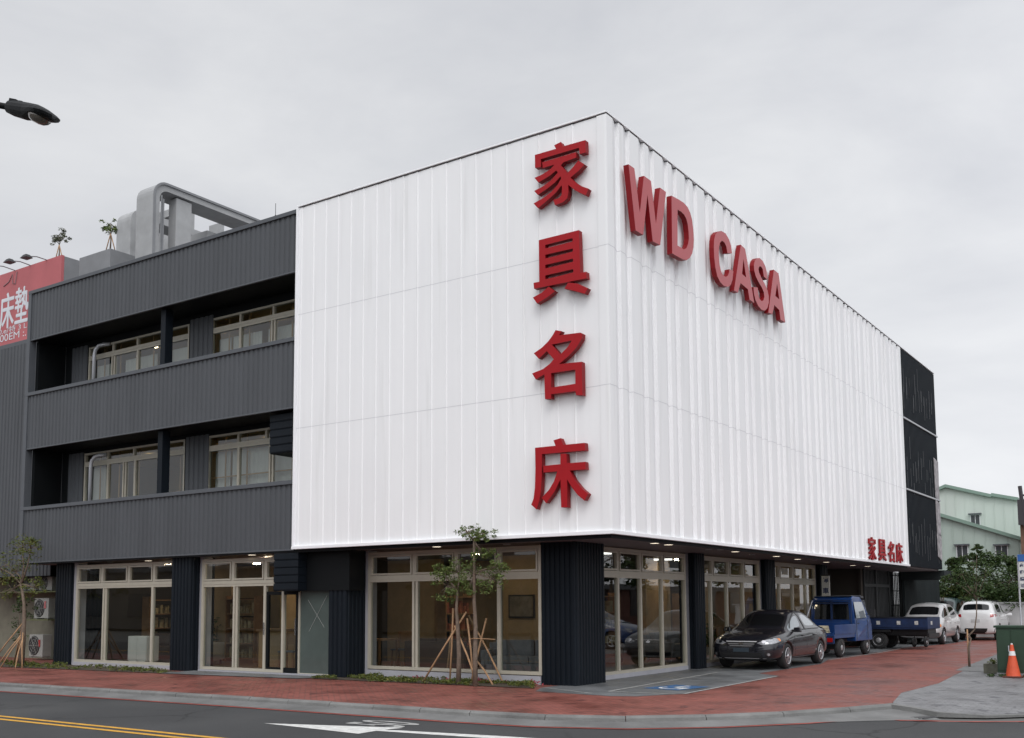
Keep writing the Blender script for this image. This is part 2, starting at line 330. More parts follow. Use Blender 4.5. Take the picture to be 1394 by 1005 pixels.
# inner edge of the kerb, west to east, then round the corner
KI = [(-300, -5.2), (-60, -4.9), (-13, -4.45), (-5.2, -4.1), (-.3, -4.0), (1.0, -3.9), (2.1, -3.5), (3.0, -2.75), (3.8, -1.75), (4.45, -.6), (4.92, .45)]
def offset(poly, d):
    o = []
    for i, p in enumerate(poly):
        a = Vector(poly[max(i-1, 0)]); b = Vector(poly[min(i+1, len(poly)-1)]); t = (b-a).normalized(); n = Vector((t.y, -t.x)); o.append((p[0]+n.x*d, p[1]+n.y*d))
    return o
KERB = mat('kerb_concrete', (.165, .165, .16), .85, var=.28, vs=1.6, bump=.5, bs=25)
GUT = mat('gutter_concrete', (.15, .15, .147), .8, var=.28, vs=1.2, bump=.3, bs=30)
REDLINE = mat('red_line_paint', (.30, .055, .04), .75, var=.3, vs=6)
b = MB()
# kerb stones one after another with dark joints
def walk(poly, step):
    segs = []; acc = []
    for i in range(len(poly)-1):
        a = Vector(poly[i]); c = Vector(poly[i+1]); l = (c-a).length; n = max(1, int(round(l/step)))
        for k in range(n): acc.append(tuple(a.lerp(c, k/n)))
    acc.append(tuple(poly[-1])); return acc
kp = walk(KI[1:], 1.0); ko = offset(kp, .13)
for i in range(len(kp)-1):
    a0, a1 = Vector(kp[i]), Vector(kp[i+1]); c0, c1 = Vector(ko[i]), Vector(ko[i+1]); e = .006/((a1-a0).length)
    A0, A1, C0, C1 = a0.lerp(a1, e), a1.lerp(a0, e), c0.lerp(c1, e), c1.lerp(c0, e)
    h = .004+random.Random(i).uniform(-.003, .003)
    C0b = C0+(C0-A0).normalized()*.02; C1b = C1+(C1-A1).normalized()*.02
    C0t = C0-(C0-A0).normalized()*.03; C1t = C1-(C1-A1).normalized()*.03
    b.add([(*A0, -.14), (*A1, -.14), (*C1b, -.14), (*C0b, -.14), (*A0, h), (*A1, h), (*C1t, h), (*C0t, h), (*C1, h-.03), (*C0, h-.03)],
          [(0, 3, 2, 1), (4, 5, 6, 7), (7, 6, 8, 9), (9, 8, 2, 3), (0, 1, 5, 4), (1, 2, 8, 6, 5), (0, 4, 7, 9, 3)])
tag(b.build('kerb', KERB), kind='structure')
g0 = offset(KI, .14); g1 = offset(KI, .56)
g1[-1] = (5.9, -.55); g1[-2] = (5.0, -1.3)
b = MB(); n = len(g0); b.add([(*p, -.068) for p in g0]+[(*p, -.114) for p in g1], [(i, i+n, i+n+1, i+1) for i in range(n-1)])
o = b.build('gutter', GUT); tag(o, kind='structure')
if o.data.polygons[0].normal.z < 0: o.data.flip_normals()
q0 = offset(KI[:-1], .60)+[(5.35, -.95), (6.3, -.6), (7.0, -.15), (9, 1.6)]; q1 = offset(KI[:-1], .69)+[(5.42, -1.03), (6.36, -.68), (7.06, -.23), (9.06, 1.52)]
sheet('red_road_line', q0+q1[::-1], -.112, REDLINE)
# brick pavement
RB = brickpave('red_brick_paving', (.255, .080, .062), (.225, .072, .056), (.19, .070, .055), .21, .105, .34)
edge = [(4.92, .45), (4.55, 2.6), (4.63, 5.3), (4.3, 9.4), (3.85, 15), (3.55, 18.9), (2.9, 26), (2.4, 33), (2.0, 44), (-60, 44), (-60, -4.9)]
sheet('red_brick_pavement', KI[2:]+edge[1:], 0, RB, thick=.15)
# grey tiled pavement on the right of it
GT = brickpave('grey_tile_paving', (.225, .225, .23), (.21, .21, .215), (.175, .175, .178), .2, .1, .55, rot=0)
pts = [(4.75, 1.2), (5.3, 1.35), (5.6, 1.4), (5.9, 1.6), (6.2, 2.0), (6.9, 3.9), (7.9, 7.9), (8.8, 14), (8.6, 30), (8, 44), (2.0, 44), (2.4, 33), (2.9, 26), (3.55, 18.9), (3.85, 15), (4.3, 9.4), (4.63, 5.3), (4.55, 2.6)]
sheet('grey_tile_pavement', pts, -.004, GT, thick=.15)
b = MB()   # dropped kerb in front of the grey tiles
kk = [(4.95, .42), (5.35, .22), (5.7, .12), (6.3, .33), (7.0, 1.08), (8.0, 3.2), (9.2, 7.5)]; k2 = offset(kk, .14); zk = [.0, -.015, -.06, -.10, -.108, -.108, -.108]
for i in range(len(kk)-1):
    z0, z1 = zk[i], zk[i+1]
    b.add([(*kk[i], z0), (*kk[i+1], z1), (*k2[i+1], z1), (*k2[i], z0), (*k2[i+1], -.14), (*k2[i], -.14)], [(0, 1, 2, 3), (3, 2, 4, 5)])
rk = [(4.75, 1.2), (5.3, 1.35), (5.6, 1.4), (5.9, 1.6), (6.2, 2.0), (6.9, 3.9), (7.9, 7.9)]
tag(b.build('dropped_kerb', KERB), kind='structure')
b = MB(); n = len(kk); b.add([(*p, z) for p, z in zip(kk, zk)]+[(*p, -.004) for p in rk], [(i, i+1, i+1+n, i+n) for i in range(n-1)])
b.add([(9.2, 7.5, -.11), (10.2, 14, -.11), (8.8, 14, -.004), (7.9, 7.9, -.004), (9.6, 30, -.11), (8.6, 30, -.004)], [(0, 1, 2, 3), (1, 4, 5, 2)])
o = b.build('tile_ramp', GT); tag(o, kind='structure')
if o.data.polygons[0].normal.z < 0: o.data.flip_normals()
# concrete slab round the young tree and grey parking strip
sheet('concrete_slab', [(4.1, 9.6), (5.0, 9.2), (5.5, 9.0), (9.0, 9.8), (8.0, 18), (3.6, 18.5)], .003, mat('slab_concrete', (.15, .15, .15), .8, var=.25, vs=1.0, bump=.2))
PK = mat('parking_concrete', (.125, .13, .135), .55, var=.3, vs=1.1, bump=.2, bs=18, rvar=.2)
park = [gp(*p) for p in ((729, 941.4), (829, 948), (867, 948.4), (937, 944.6), (1061, 920.6), (1033, 917), (1118, 904), (1128, 898), (1197, 888), (1225, 882.6), (1290, 877))]
park = [(-1.75, .2)]+[(p.x, p.y) for p in park]+[(.5, 34), (-1.9, 34)]
sheet('parking_strip', park, .004, PK)
PAINT = mat('white_road_paint', (.62, .62, .60), .7, var=.25, vs=9)
PAINTW = mat('worn_bay_paint', (.33, .33, .32), .75, var=.4, vs=7)
def gline(b, pts, wd, z):
    for i in range(len(pts)-1):
        a, c = Vector(pts[i][:2]), Vector(pts[i+1][:2]); t = (c-a).normalized(); n = Vector((-t.y, t.x))*wd/2
        b.add([(*(a-n), z), (*(c-n), z), (*(c+n), z), (*(a+n), z)], [(0, 1, 2, 3)])
b = MB()
P_ = [gp(*p) for p in ((828.5, 941.8), (976, 916), (919, 945.7), (931, 945.2), (1058, 921), (1128, 899), (1197, 889), (1226, 883.6))]
gline(b, [P_[0], P_[1]], .07, .008); gline(b, [P_[0], P_[2]], .07, .0085); gline(b, [P_[3], P_[4]], .07, .0082)
gline(b, [P_[5], P_[6], P_[7]], .06, .008)
gline(b, [(-1.7, .25), (-.2, -.45)], .05, .0083)
tag(b.build('parking_bay_lines', PAINTW), kind='structure')
# blue accessible parking mark, foreshortened plate with a white wheelchair figure
b = MB(); c = gp(921, 936.5); ax = Vector((.18, .98)).normalized(); ay = Vector((ax.y, -ax.x))
def pl(u, v, z): return (c.x+ax.x*u+ay.x*v, c.y+ax.y*u+ay.y*v, z)
b.add([pl(-.55, -.42, .0086), pl(.55, -.42, .0086), pl(.55, .42, .0086), pl(-.55, .42, .0086)], [(0, 1, 2, 3)], 0)
ring = [(math.cos(t), math.sin(t)) for t in [R(150+k*22) for k in range(12)]]
for i in range(11):
    a, d = ring[i], ring[i+1]; b.add([pl(a[1]*.2-.14, a[0]*.2, .0098), pl(d[1]*.2-.14, d[0]*.2, .0098), pl(d[1]*.27-.14, d[0]*.27, .0098), pl(a[1]*.27-.14, a[0]*.27, .0098)], [(0, 1, 2, 3)], 1)
for q in ([(-.02, -.06), (.3, -.06), (.3, .02), (-.02, .02)], [(-.06, .02), (.02, .02), (.02, .24), (-.06, .24)], [(-.34, .24), (.02, .24), (.02, .31), (-.34, .31)], [(.34, -.08), (.46, -.08), (.46, .04), (.34, .04)]):
    b.add([pl(u, v, .0104) for u, v in q], [(0, 1, 2, 3)], 1)
tag(b.build('accessible_bay_mark', [mat('blue_road_paint', (.03, .10, .23), .7, var=.4, vs=8), PAINT]), kind='structure')
# road paint
YEL = mat('yellow_road_paint', (.62, .33, .04), .7, var=.2, vs=8)
b = MB(); b.add([(-120, -7.72, -.115), (-1.2, -7.72, -.115), (-1.2, -7.83, -.115), (-120, -7.83, -.115)], [(0, 1, 2, 3)]); b.add([(-120, -7.97, -.115), (-1.2, -7.97, -.115), (-1.2, -8.08, -.115), (-120, -8.08, -.115)], [(0, 1, 2, 3)])
b.add([(-1.2, -7.72, -.115), (14, -7.72, -.115), (14, -7.83, -.115), (-1.2, -7.83, -.115)], [(0, 1, 2, 3)]); b.add([(-1.2, -7.97, -.115), (14, -7.97, -.115), (14, -8.08, -.115), (-1.2, -8.08, -.115)], [(0, 1, 2, 3)])
tag(b.build('yellow_centre_line', YEL), kind='structure')
ar = [gp(x, y, -.115) for x, y in ((358.8, 984.6), (549.6, 990.9), (523, 993.3), (690, 1002.6))]+[Vector((3.4, -5.42, 0)), Vector((3.4, -5.66, 0))]+[gp(x, y, -.115) for x, y in ((664, 1005), (512, 995), (487.6, 998.9))]
sheet('road_arrow', [(p.x, p.y) for p in ar], -.115, PAINT)
def textmesh(s, size=1, off=0., res=22):
    c = bpy.data.curves.new('t', 'FONT'); c.body = s; c.size = size; c.offset = off; c.resolution_u = res; c.align_x = 'CENTER'; c.align_y = 'CENTER'
    o = bpy.data.objects.new('t', c); COL.objects.link(o); bpy.context.view_layer.update()
    dg = bpy.context.evaluated_depsgraph_get(); m = bpy.data.meshes.new_from_object(o.evaluated_get(dg))
    vs = [v.co.copy() for v in m.vertices]; fs = [tuple(p.vertices) for p in m.polygons]
    bpy.data.objects.remove(o); bpy.data.curves.remove(c); bpy.data.meshes.remove(m); return vs, fs
def puttext(b, s, fn, size=1, off=0., mi=0, thick=0):
    vs, fs = textmesh(s, size, off)
    b.add([fn(v.x, v.y, 0) for v in vs], fs, mi)
    if thick:
        n = len(vs); b.add([fn(v.x, v.y, thick) for v in vs], [tuple(reversed(f)) for f in fs], mi)
        cnt = {}
        for f in fs:
            for i in range(len(f)):
                e = (f[i], f[(i+1) % len(f)]); cnt[tuple(sorted(e))] = cnt.get(tuple(sorted(e)), 0)+1
        for f in fs:
            for i in range(len(f)):
                e = (f[i], f[(i+1) % len(f)])
                if cnt[tuple(sorted(e))] == 1: b.add([fn(vs[e[0]].x, vs[e[0]].y, 0), fn(vs[e[1]].x, vs[e[1]].y, 0), fn(vs[e[1]].x, vs[e[1]].y, thick), fn(vs[e[0]].x, vs[e[0]].y, thick)], [(0, 1, 2, 3)], mi)
b = MB()   # worn number painted on the lane, read by traffic heading west
puttext(b, '50', lambda u, v, d: (-.95-v*1.0, -5.33+u*.42, -.1145), 1.5, .02)
tag(b.build('lane_number', mat('worn_road_paint', (.36, .36, .35), .8, var=.5, vs=7)), kind='structure')
# drain grating by the kerb end
b = MB(); c0 = Vector((5.35, -.15)); t = Vector((.93, -.36)).normalized(); n_ = Vector((-t.y, t.x))
for k in range(9):
    p = c0+t*(k*.07-.1); q = p+t*.035; b.prism([tuple(p-n_*.0), tuple(q-n_*.0), tuple(q-n_*.38), tuple(p-n_*.38)], [], lambda a, c, d: (a, c, d), -.113, -.098)
tag(b.build('drain_grating', mat('grating_iron', (.05, .05, .052), .6)), 'dark iron drain grating in the gutter at the end of the raised kerb', 'drain grating')
# ================================================================== the showroom
BLD = thing('showroom_building', 'three-storey showroom with white ribbed box, charcoal balcony wing and dark glazed shopfront', 'building', (0, 0, 0))
def part(b, name, m, label=None, parent=BLD, **k):
    o = b.build(name, m, parent, **k)
    if label: o['label'] = label
    return o
YW = 1.1; YC0 = 1.3
YR, YB, XL, XG, ZT, ZB = 22.84, 28.5, -8.47, -20.0, 11.3, 2.97
fL = lambda s, d, z: (s, -d, z)          # left facade: s runs along X, d outward
fR = lambda s, d, z: (d, s, z)           # right facade: s runs along Y
# front white cladding: wide flat pans with slim upstand seams
def front_prof(off=0):
    p = [(XL, -.05), (XL, .02+off)]; s = XL+.10
    while s < -.45:
        p += [(s, .02+off), (s+.010, .030+off), (s+.026, .030+off), (s+.040, .013+off), (s+.22, .020+off)]; s += .40
    p += [(-.18, .02+off), (-.17, .045+off), (-.012, .05+off), (.0, .05+off)]
    return p
b = MB(); b.strip(front_prof(), fL, ZB+.05, ZT-.05)
part(b, 'front_cladding', WHITE, 'flat white metal cladding with slim seams on the street side')
def side_prof(off=0):
    p = [(-.05, .0+off), (-.045, .05+off), (.20, .052+off)]; s = .20; k = 0
    rr = random.Random(5)
    while s < YR-.5:
        wpan = (.15, .37)[k % 2]+rr.uniform(-.02, .02)
        # valley with a slow fall and an abrupt rise
        p += [(s, .052+off), (s+.22, -.020+off), (s+.240, -.020+off), (s+.250, .060+off), (s+.278, .060+off), (s+.288, .052+off)]
        s += .288+wpan; k += 1
    p += [(YR-.12, .05+off), (YR, .05+off), (YR, -.05)]
    return p
b = MB(); b.strip(side_prof(), fR, ZB+.05, ZT-.05)
part(b, 'side_cladding', WHITE, 'white metal cladding with deep vertical ribs on the parking side')
b = MB()
for z in (8.60, 5.84):
    b.strip(front_prof(.0015), fL, z, z+.016); b.strip(side_prof(.0015), fR, z, z+.016)
part(b, 'cladding_joint', SEAM)
b = MB()   # bottom flashing
b.box(XL-.03, .085, -.085, -.0, ZB, ZB+.07); b.box(0.0, .087, .002, YR+.03, ZB-.001, ZB+.069)
b.box(XL-.03, XL+.03, -.07, .1, ZB+.07, ZT-.04)
part(b, 'bottom_flashing', WHITETRIM, bevel=.008)
b = MB(); b.box(XL-.02, .058, -.056, .25, ZT-.02, ZT+.016); b.box(-.25, .066, .252, YB+.02, ZT-.02, ZT+.021)
part(b, 'coping', WHITETRIM, bevel=.006)
# walls behind the cladding, floors, roof
b = MB()
b.box(XL, -.06, .06, .3, ZB+.02, ZT-.05); b.box(-.3, -.06, .3, YB-.02, ZB+.02, ZT-.05)
pass
part(b, 'inner_wall', CONCD)
for q in ((XG+.05, -1.95, YB-.3, YB-.02, 0, 2.95), (XG+.05, -.3, YB-.3, YB-.02, 2.951, ZT-.2), (XG+.05, XG+.25, YW, YB-.3, 2.95, ZT-.2), (-18.7, -18.5, YC0, YB-.31, 0, 2.93)):
    b = MB(); b.box(*q); part(b, 'outer_wall', CONCD)
b = MB(); b.box(XG+.25, -.3, .3, YB-.3, 10.7, 10.9); part(b, 'roof', CONCD)
b = MB()
b.box(XL+.12, -.3, .3, YB-.3, 6.2, 6.4)
part(b, 'floor_slab', SOFF)
for z in (6.38, 9.72): b = MB(); b.box(XG+.12, XL+.1, .21, 9, z-.005, z+.25); part(b, 'balcony_soffit', BLACKM)
b = MB(); b.box(XG+.06, -.09, .05, YB-.1, 2.93, 2.985); part(b, 'soffit', SOFF)
b = MB(); b.box(-.058, -.02, .02, YR, 2.90, 2.97); b.box(XL, -.03, .03, .06, 2.90, 2.97); b.box(XG, XL, .03, .06, 2.91, 2.95)
part(b, 'soffit_edge', BLACKM)
# charcoal wing bands
def corr(s0, s1, pit=.175, dep=.022, off=0):
    p = []; s = s0
    while s < s1-.01:
        p += [(s, off), (s+.035, off), (s+.05, off+dep), (s+pit-.045, off+dep), (s+pit-.03, off)]; s += pit
    p += [(s1, off)]
    return p
for nm, z0, z1 in (('parapet', 9.70, 11.26), ('balcony_front', 6.36, 8.10), ('balcony_front', 2.95, 4.63)):
    b = MB(); b.strip(corr(XG, XL-.035, off=-.045), fL, z0+.03, z1-.10)
    o = part(b, nm, GREY)
    b = MB(); b.box(XG+.002, XL-.035, .06, .2, z0+.005, z1-.02); part(b, 'band_core', BLACKM, parent=o)
    b = MB(); b.box(XG-.06, XL-.035, -.02, .24, z1-.10, z1); b.box(XG, XL-.035, 0.005, .07, z0, z0+.035); part(b, 'flashing', GREYT, parent=o, bevel=.008)
b = MB(); b.box(XG-.06, XG+.10, -.015, .2, 2.96, 11.16); part(b, 'corner_trim', GREYT, bevel=.008)
# recessed balcony walls
YW = 1.1; YC0 = 1.3
def wallholes(b, x0, x1, z0, z1, holes, y0, y1, mi=0):
    b.prism([(x0, z0), (x1, z0), (x1, z1), (x0, z1)], [[(a, c), (d, c), (d, e), (a, e)] for a, d, c, e in holes], lambda u, v, d: (u, d, v), y0, y1, mi)
UW = [(-18.55, -13.87, 8.0, 9.51), (-12.95, -8.9, 8.0, 9.50), (-18.6, -13.94, 4.55, 6.26), (-13.0, -8.75, 4.55, 6.25)]
b = MB()
wallholes(b, XG+.25, XL, 6.63, 9.715, UW[:2], YW, YW+.15); wallholes(b, XG+.25, XL, 3.0, 6.375, UW[2:], YW, YW+.15)
b.box(XG+.1, XG+.24, .21, YW, 3, 9.7); b.box(XL-.03, XL+.1, .06, YW, 3, 9.7)
part(b, 'balcony_wall', BLACKM)
b = MB()   # ribbed cladding between the upper windows
for x0, x1, z0, z1 in ((-13.82, -13.0, 8.0, 9.6), (-19.4, -18.6, 8, 9.6), (-13.89, -13.05, 4.55, 6.3), (-19.4, -18.65, 4.55, 6.3)):
    b = MB(); b.strip(corr(x0, x1, .2, .03, off=-YW+.01), fL, z0, z1); part(b, 'ribbed_wall_cladding', GREY)
# aluminium window builder.  fn(s,d,z): s along the wall, d outward
def fbox(b, fn, s0, s1, d0, d1, z0, z1, mi=0):
    P = [fn(s, d, z) for z in (z0, z1) for d in (d0, d1) for s in (s0, s1)]
    b.add(P, [(0, 2, 3, 1), (4, 5, 7, 6), (0, 1, 5, 4), (2, 6, 7, 3), (0, 4, 6, 2), (1, 3, 7, 5)], mi)
def window(fn, s0, s1, z0, zt, z1, tops, lows, fw=.055, name='window', m=ALU, gl=GLASS, label=None, slid=(), t2=0):
    b = MB(); e = .0025
    fbox(b, fn, s0, s1, -.06, .035, z0, z0+fw); fbox(b, fn, s0, s1, -.06, .035, z1-fw, z1)
    fbox(b, fn, s0, s0+fw, -.06, .035, z0+fw, z1-fw); fbox(b, fn, s1-fw, s1, -.06, .035, z0+fw, z1-fw)
    if zt: fbox(b, fn, s0+fw, s1-fw, -.06, .03, zt-.075, zt+.075); fbox(b, fn, s0+fw, s1-fw, .03, .042, zt-.012, zt+.012)
    top = [s0+fw]+list(tops)+[s1-fw]
    for i in range(len(top)-1):
        a = top[i]+(.035 if i else 0); c = top[i+1]-(.035 if i < len(top)-2 else 0)
        if zt and not t2:   # sash frame of each fanlight
            y0, y1 = zt+.085, z1-fw-.008
            fbox(b, fn, a+.012, c-.012, -.03, .045, y0, y0+.04); fbox(b, fn, a+.012, c-.012, -.03, .045, y1-.04, y1)
            fbox(b, fn, a+.012, a+.05, -.03, .045, y0+.04, y1-.04); fbox(b, fn, c-.05, c-.012, -.03, .045, y0+.04, y1-.04)
    for t in tops: fbox(b, fn, t-.032, t+.032, -.06, .028, (zt+.075 if zt else z0+fw), z1-fw)
    zz = zt-.075 if zt else z1-fw
    for i, t in enumerate(lows):
        if i in slid: fbox(b, fn, t-.075, t-.02, -.04, .04, z0+fw, zz); fbox(b, fn, t+.0, t+.06, -.07, .012, z0+fw, zz)
        else: fbox(b, fn, t-.04, t+.04, -.05, .034, z0+fw, zz)
    o = part(b, name, m, label)
    g = MB(); q = [fn(s0+.02, -.012, z0+.02), fn(s1-.02, -.012, z0+.02), fn(s1-.02, -.012, z1-.02), fn(s0+.02, -.012, z1-.02)]
    g.add(q, [(0, 1, 2, 3)]); part(g, 'pane', gl, parent=o)
    return o
at_y = lambda Y: (lambda s, d, z: (s, Y-d, z))
at_x = lambda X: (lambda s, d, z: (X+d, s, z))
fU = at_y(YW+.03)
X_ = lambda px, py, Y: yp(px, py, Y).x
window(fU, *UW[0][:2], 8.0, 9.17, 9.51, [X_(154, 470, YW), X_(187, 460, YW), X_(221, 452, YW)], [X_(154, 495, YW), X_(187, 490, YW), X_(222, 480, YW)], t2=1, slid=(0,))
window(fU, *UW[1][:2], 8.0, 9.15, 9.50, [X_(327, 430, YW), X_(372, 420, YW)], [X_(327, 450, YW), X_(372, 445, YW)], t2=1, slid=(1,))
window(fU, *UW[2][:2], 4.55, 5.92, 6.26, [X_(146, 620, YW), X_(182, 612, YW), X_(216, 608, YW)], [X_(146, 660, YW), X_(168.8, 660, YW), X_(183, 655, YW)], t2=1, slid=(1,))
window(fU, *UW[3][:2], 4.55, 5.90, 6.25, [X_(324, 600, YW), X_(362, 595, YW)], [X_(324, 640, YW), X_(369, 635, YW)], t2=1, slid=(1,))
# rooms behind the upper windows: ochre walls, blinds, glazing bars
b = MB()
for z0, z1 in ((6.65, 9.7), (3.0, 6.37)):
    for q in ((XG+.3, XL, 4.6, 4.7, z0, z1), (XL+.0, XL+.1, 1.3, 4.6, z0, z1), (-13.6, -13.3, 1.3, 4.59, z0, z1-.13)):
        b = MB(); b.box(*q); part(b, 'room_wall', mat('ochre_room', (.50, .38, .20), .9))
    b = MB(); b.box(XG+.3, XL-.01, YW+.16, 4.59, z1-.12, z1-.02); part(b, 'room_ceiling', mat('ochre_room', (.50, .38, .20), .9))
b = MB()
for (x0, x1, z0, z1), segs in zip(UW, (((.0, .2), (.3, .62), (.72, 1.0)), ((.0, .12), (.14, .42), (.48, .74), (.76, 1)), ((.0, .17), ), ((.0, .14), (.16, .5), (.52, 1)))):
    zt_ = z1-.52 if z0 > 7 else z1-.42
    for a, c in segs:
        xa, xc = x0+(x1-x0)*a, x0+(x1-x0)*c; n = 10; pr = []
        for i in range(n*2+1): pr.append((xa+(xc-xa)*i/(n*2), .015*(i % 2)))
        b = MB(); b.strip(pr, lambda s, d, z: (s, YW+.30+d, z), z0-.2, zt_); part(b, 'curtain', BLIND)
b = MB()
for (x0, x1, z0, z1) in UW:
    n = int((x1-x0)/.78)
    for i in range(n):
        b = MB(); x = x0+.5+i*(x1-x0)/n; b.box(x-.018, x+.018, YW+.2, YW+.23, z0, z1); part(b, 'glazing_bar', mat('brown_frame', (.35, .22, .10), .6))
    if z0 < 7 and x0 > -13.5: b = MB(); b.box(x0, x1, YW+.17, YW+.195, z0+.55, z0+.585); part(b, 'glazing_bar', mat('brown_frame', (.35, .22, .10), .6))
b = MB()
for x in (-17, -15, -11.8, -10): 
    for z in (9.55, 6.22): b = MB(); b.box(x, x+.12, 2.2, 2.32, z-.02, z); part(b, 'room_light', LEDU)
# posts, pipes, louvre boxes
for z0, z1 in ((8.1, 9.7), (4.63, 6.36)):
    b = MB(); b.box(-13.93, -13.73, .20, .45, z0, z1); part(b, 'balcony_post', NAVY, bevel=.01)
    b = MB(); b.tube([(-17.9, .85, z0-.3), (-17.9, .85, z1-.55), (-17.87, .86, z1-.4), (-17.78, .9, z1-.28), (-17.65, .98, z1-.24), (-17.5, 1.09, z1-.23)], .055, 10)
    part(b, 'drain_pipe', GALV, smooth=True)
def louvre(x0, x1, y0, y1, z0, z1, n):
    b = MB(); h = (z1-z0)/n
    for i in range(n):
        z = z0+i*h; b.box(x0+.006*(i % 2), x1-.004*(i % 2), y0+.012, y1, z+.012, z+h)
        b.box(x0, x1, y0, y0+.03, z+.03, z+h-.0); b.box(x0+.01, x1-.01, y0+.02, y1-.01, z, z+.014)
    part(b, 'louvre_box', NAVY, bevel=.006, seg=1)
louvre(-9.2, -8.38, -.02+.05, .9, 2.0, 2.90, 5)
louvre(-9.62, -8.8, .22, 1.05, 5.36, 6.32, 5)
b = MB(); b.box(-8.36, -7.0, .30, .8, 2.0, 2.925); part(b, 'door_head_panel', BLACKM)
# ---- ground floor, street side
YA_, YC = .45, .95
def ribcol(x0, x1, y0, y1, name='column', pit=.13, right=True, z1=2.925):
    b = MB()
    def pr(a, c, d=0.03):
        n = max(2, round((c-a)/pit)); q = []; w_ = (c-a)/n
        for i in range(n):
            s = a+i*w_; q += [(s, 0), (s+.3*w_, 0), (s+.42*w_, d), (s+.88*w_, d), (s+w_, 0)]
        return q
    b.strip(pr(x0, x1), lambda s, d, z: (s, y0-d, z), 0, z1)
    b.strip(pr(y0, y1), lambda s, d, z: (x1+d, s, z), 0, z1)
    b.strip(pr(y0, y1), lambda s, d, z: (x0-d, s, z), 0, z1)
    b.box(x0+.004, x1-.004, y0+.004, y1, 0, z1)
    return part(b, name, NAVY)
ribcol(-18.75, -17.98, YA_-.05, YA_+1.0); ribcol(-13.2, -12.42, YA_-.25, YA_+.5); ribcol(-7.68, -7.12, YA_-.1, YC+.3)
CCOL = ribcol(-2.20, -1.36, .93, 2.10, pit=.115)
def jamb(b, *a): b.box(*a)
for q in ((-17.98, -17.76, YA_+.02, YA_+.3, 0, 2.925), (-12.42, -12.27, YA_+.02, YA_+.3, 0, 2.925), (-7.12, -7.0, YC+.0, YC+.3, 0, 2.925)):
    b = MB(); b.box(*q); part(b, 'window_jamb', PLAST)
for q in ((-17.76, -13.2, YA_-.06, YA_+.12, 0, .10), (-12.27, -7.68, YA_-.10, YA_+.12, 0, .045), (-7.0, -2.2, YC-.05, YC+.12, 0, .17)):
    b = MB(); b.box(*q); part(b, 'window_sill', PLAST)
fA = at_y(YA_); fC = at_y(YC)
xa = lambda px, py: yp(px, py, YA_).x
xc_ = lambda px, py: yp(px, py, YC).x
window(fA, -17.76, -13.2, .10, 2.25, 2.85, [xa(140, 780), xa(176, 780), xa(210.5, 778)], [xa(142.5, 850), xa(207.5, 850)], slid=(0,), fw=.07)
window(fA, -12.27, -9.25, .05, 2.22, 2.85, [xa(317.7, 780), xa(362, 780)], [xa(321, 850), xa(361, 850)], slid=(0,), fw=.07, label='pale aluminium sliding entrance glazing')
window(fC, -6.98, -2.18, .19, 2.26, 2.88, [xc_(564, 770), xc_(621, 765), xc_(679, 765)], [xc_(566, 850), xc_(680, 850)], slid=(0,), fw=.07)
# dark entrance door and green glass leaf
b = MB(); x0, x1 = xa(363, 860), xa(406, 860)
for q in ((x0, x0+.07, .05, 2.0), (x1-.07, x1, .05, 2.0), (x0+.07, x1-.07, .05, .17), (x0+.07, x1-.07, 1.92, 2.0)): b.box(q[0], q[1], YA_-.02, YA_+.05, q[2], q[3])
d = part(b, 'entrance_door', BLACKM)
g = MB(); g.add([(x0, YA_+.02, .05), (x1, YA_+.02, .05), (x1, YA_+.02, 2.0), (x0, YA_+.02, 2.0)], [(0, 1, 2, 3)]); part(g, 'door_pane', GLASS, parent=d)
for xh, zh in ((x1-.03, 1.35), (x0-.03, 1.25)):
    g = MB(); g.tube([(xh, YA_-.07, .95), (xh, YA_-.07, zh)], .016, 8); part(g, 'door_handle', CHROME, parent=d)
x2 = xa(450, 860); b = MB(); b.box(x1+.0, x1+.05, YA_-.01, YA_+.05, .045, 1.98); b.box(x1+.052, x2-.001, YA_+.0, YA_+.04, .045, .06)
d2 = part(b, 'glass_leaf', ALU, 'frameless green glass side panel of the entrance')
g = MB(); g.add([(x1+.05, YA_+.02, .05), (x2, YA_+.02, .05), (x2, YA_+.02, 2.0), (x1+.05, YA_+.02, 2.0)], [(0, 1, 2, 3)]); part(g, 'glass_panel', GLASSG, parent=d2)
b = MB(); b.box(-9.25, -7.68, YA_+.06, YA_+.2, 2.0, 2.925); part(b, 'door_lintel', BLACKM)
b = MB()   # thin star wire on the green glass: etched cross
cx, cz = xa(432, 834), yp(432, 834, YA_).z
for a, c in (((-.28, -.45), (.30, .40)), ((-.32, .30), (.22, -.35))): b.tube([(cx+a[0], YA_+.01, cz+a[1]), (cx+c[0], YA_+.01, cz+c[1])], .0025, 4)
part(b, 'glass_scratch', mat('etch', (.5, .5, .48), .5), parent=d2)
# ---- ground floor, parking side
XW = -1.7; fX = at_x(XW)
yy = lambda px, py: xp(px, py, XW).y
for s0, s1 in ((2.1, 6.9), (7.5, 12.2), (12.6, 17.0)):
    b = MB(); b.box(XW-.15, XW+.06, s0, s1, 0, .10); part(b, 'window_sill', PLAST)
for s0, s1 in ((6.93, 7.22), (12.08, 12.3), (17.2, 17.35)):
    b = MB(); b.box(XW-.12, XW+.03, s0, s1, 0, 2.925); part(b, 'grey_pier', mat('pier_grey', (.15, .15, .165), .7, var=.1))
window(fX, 2.11, 6.92, .10, 2.31, 2.90, [yy(840, 770), yy(870.7, 770), yy(900.5, 770)], [yy(841, 850), yy(872, 850), yy(901, 850)], fw=.065)
window(fX, 7.6, 12.07, .10, 2.31, 2.89, [yy(968.5, 775), yy(991, 775), yy(1011, 775)], [yy(968, 850), yy(990, 850), yy(1012, 850)], fw=.065)
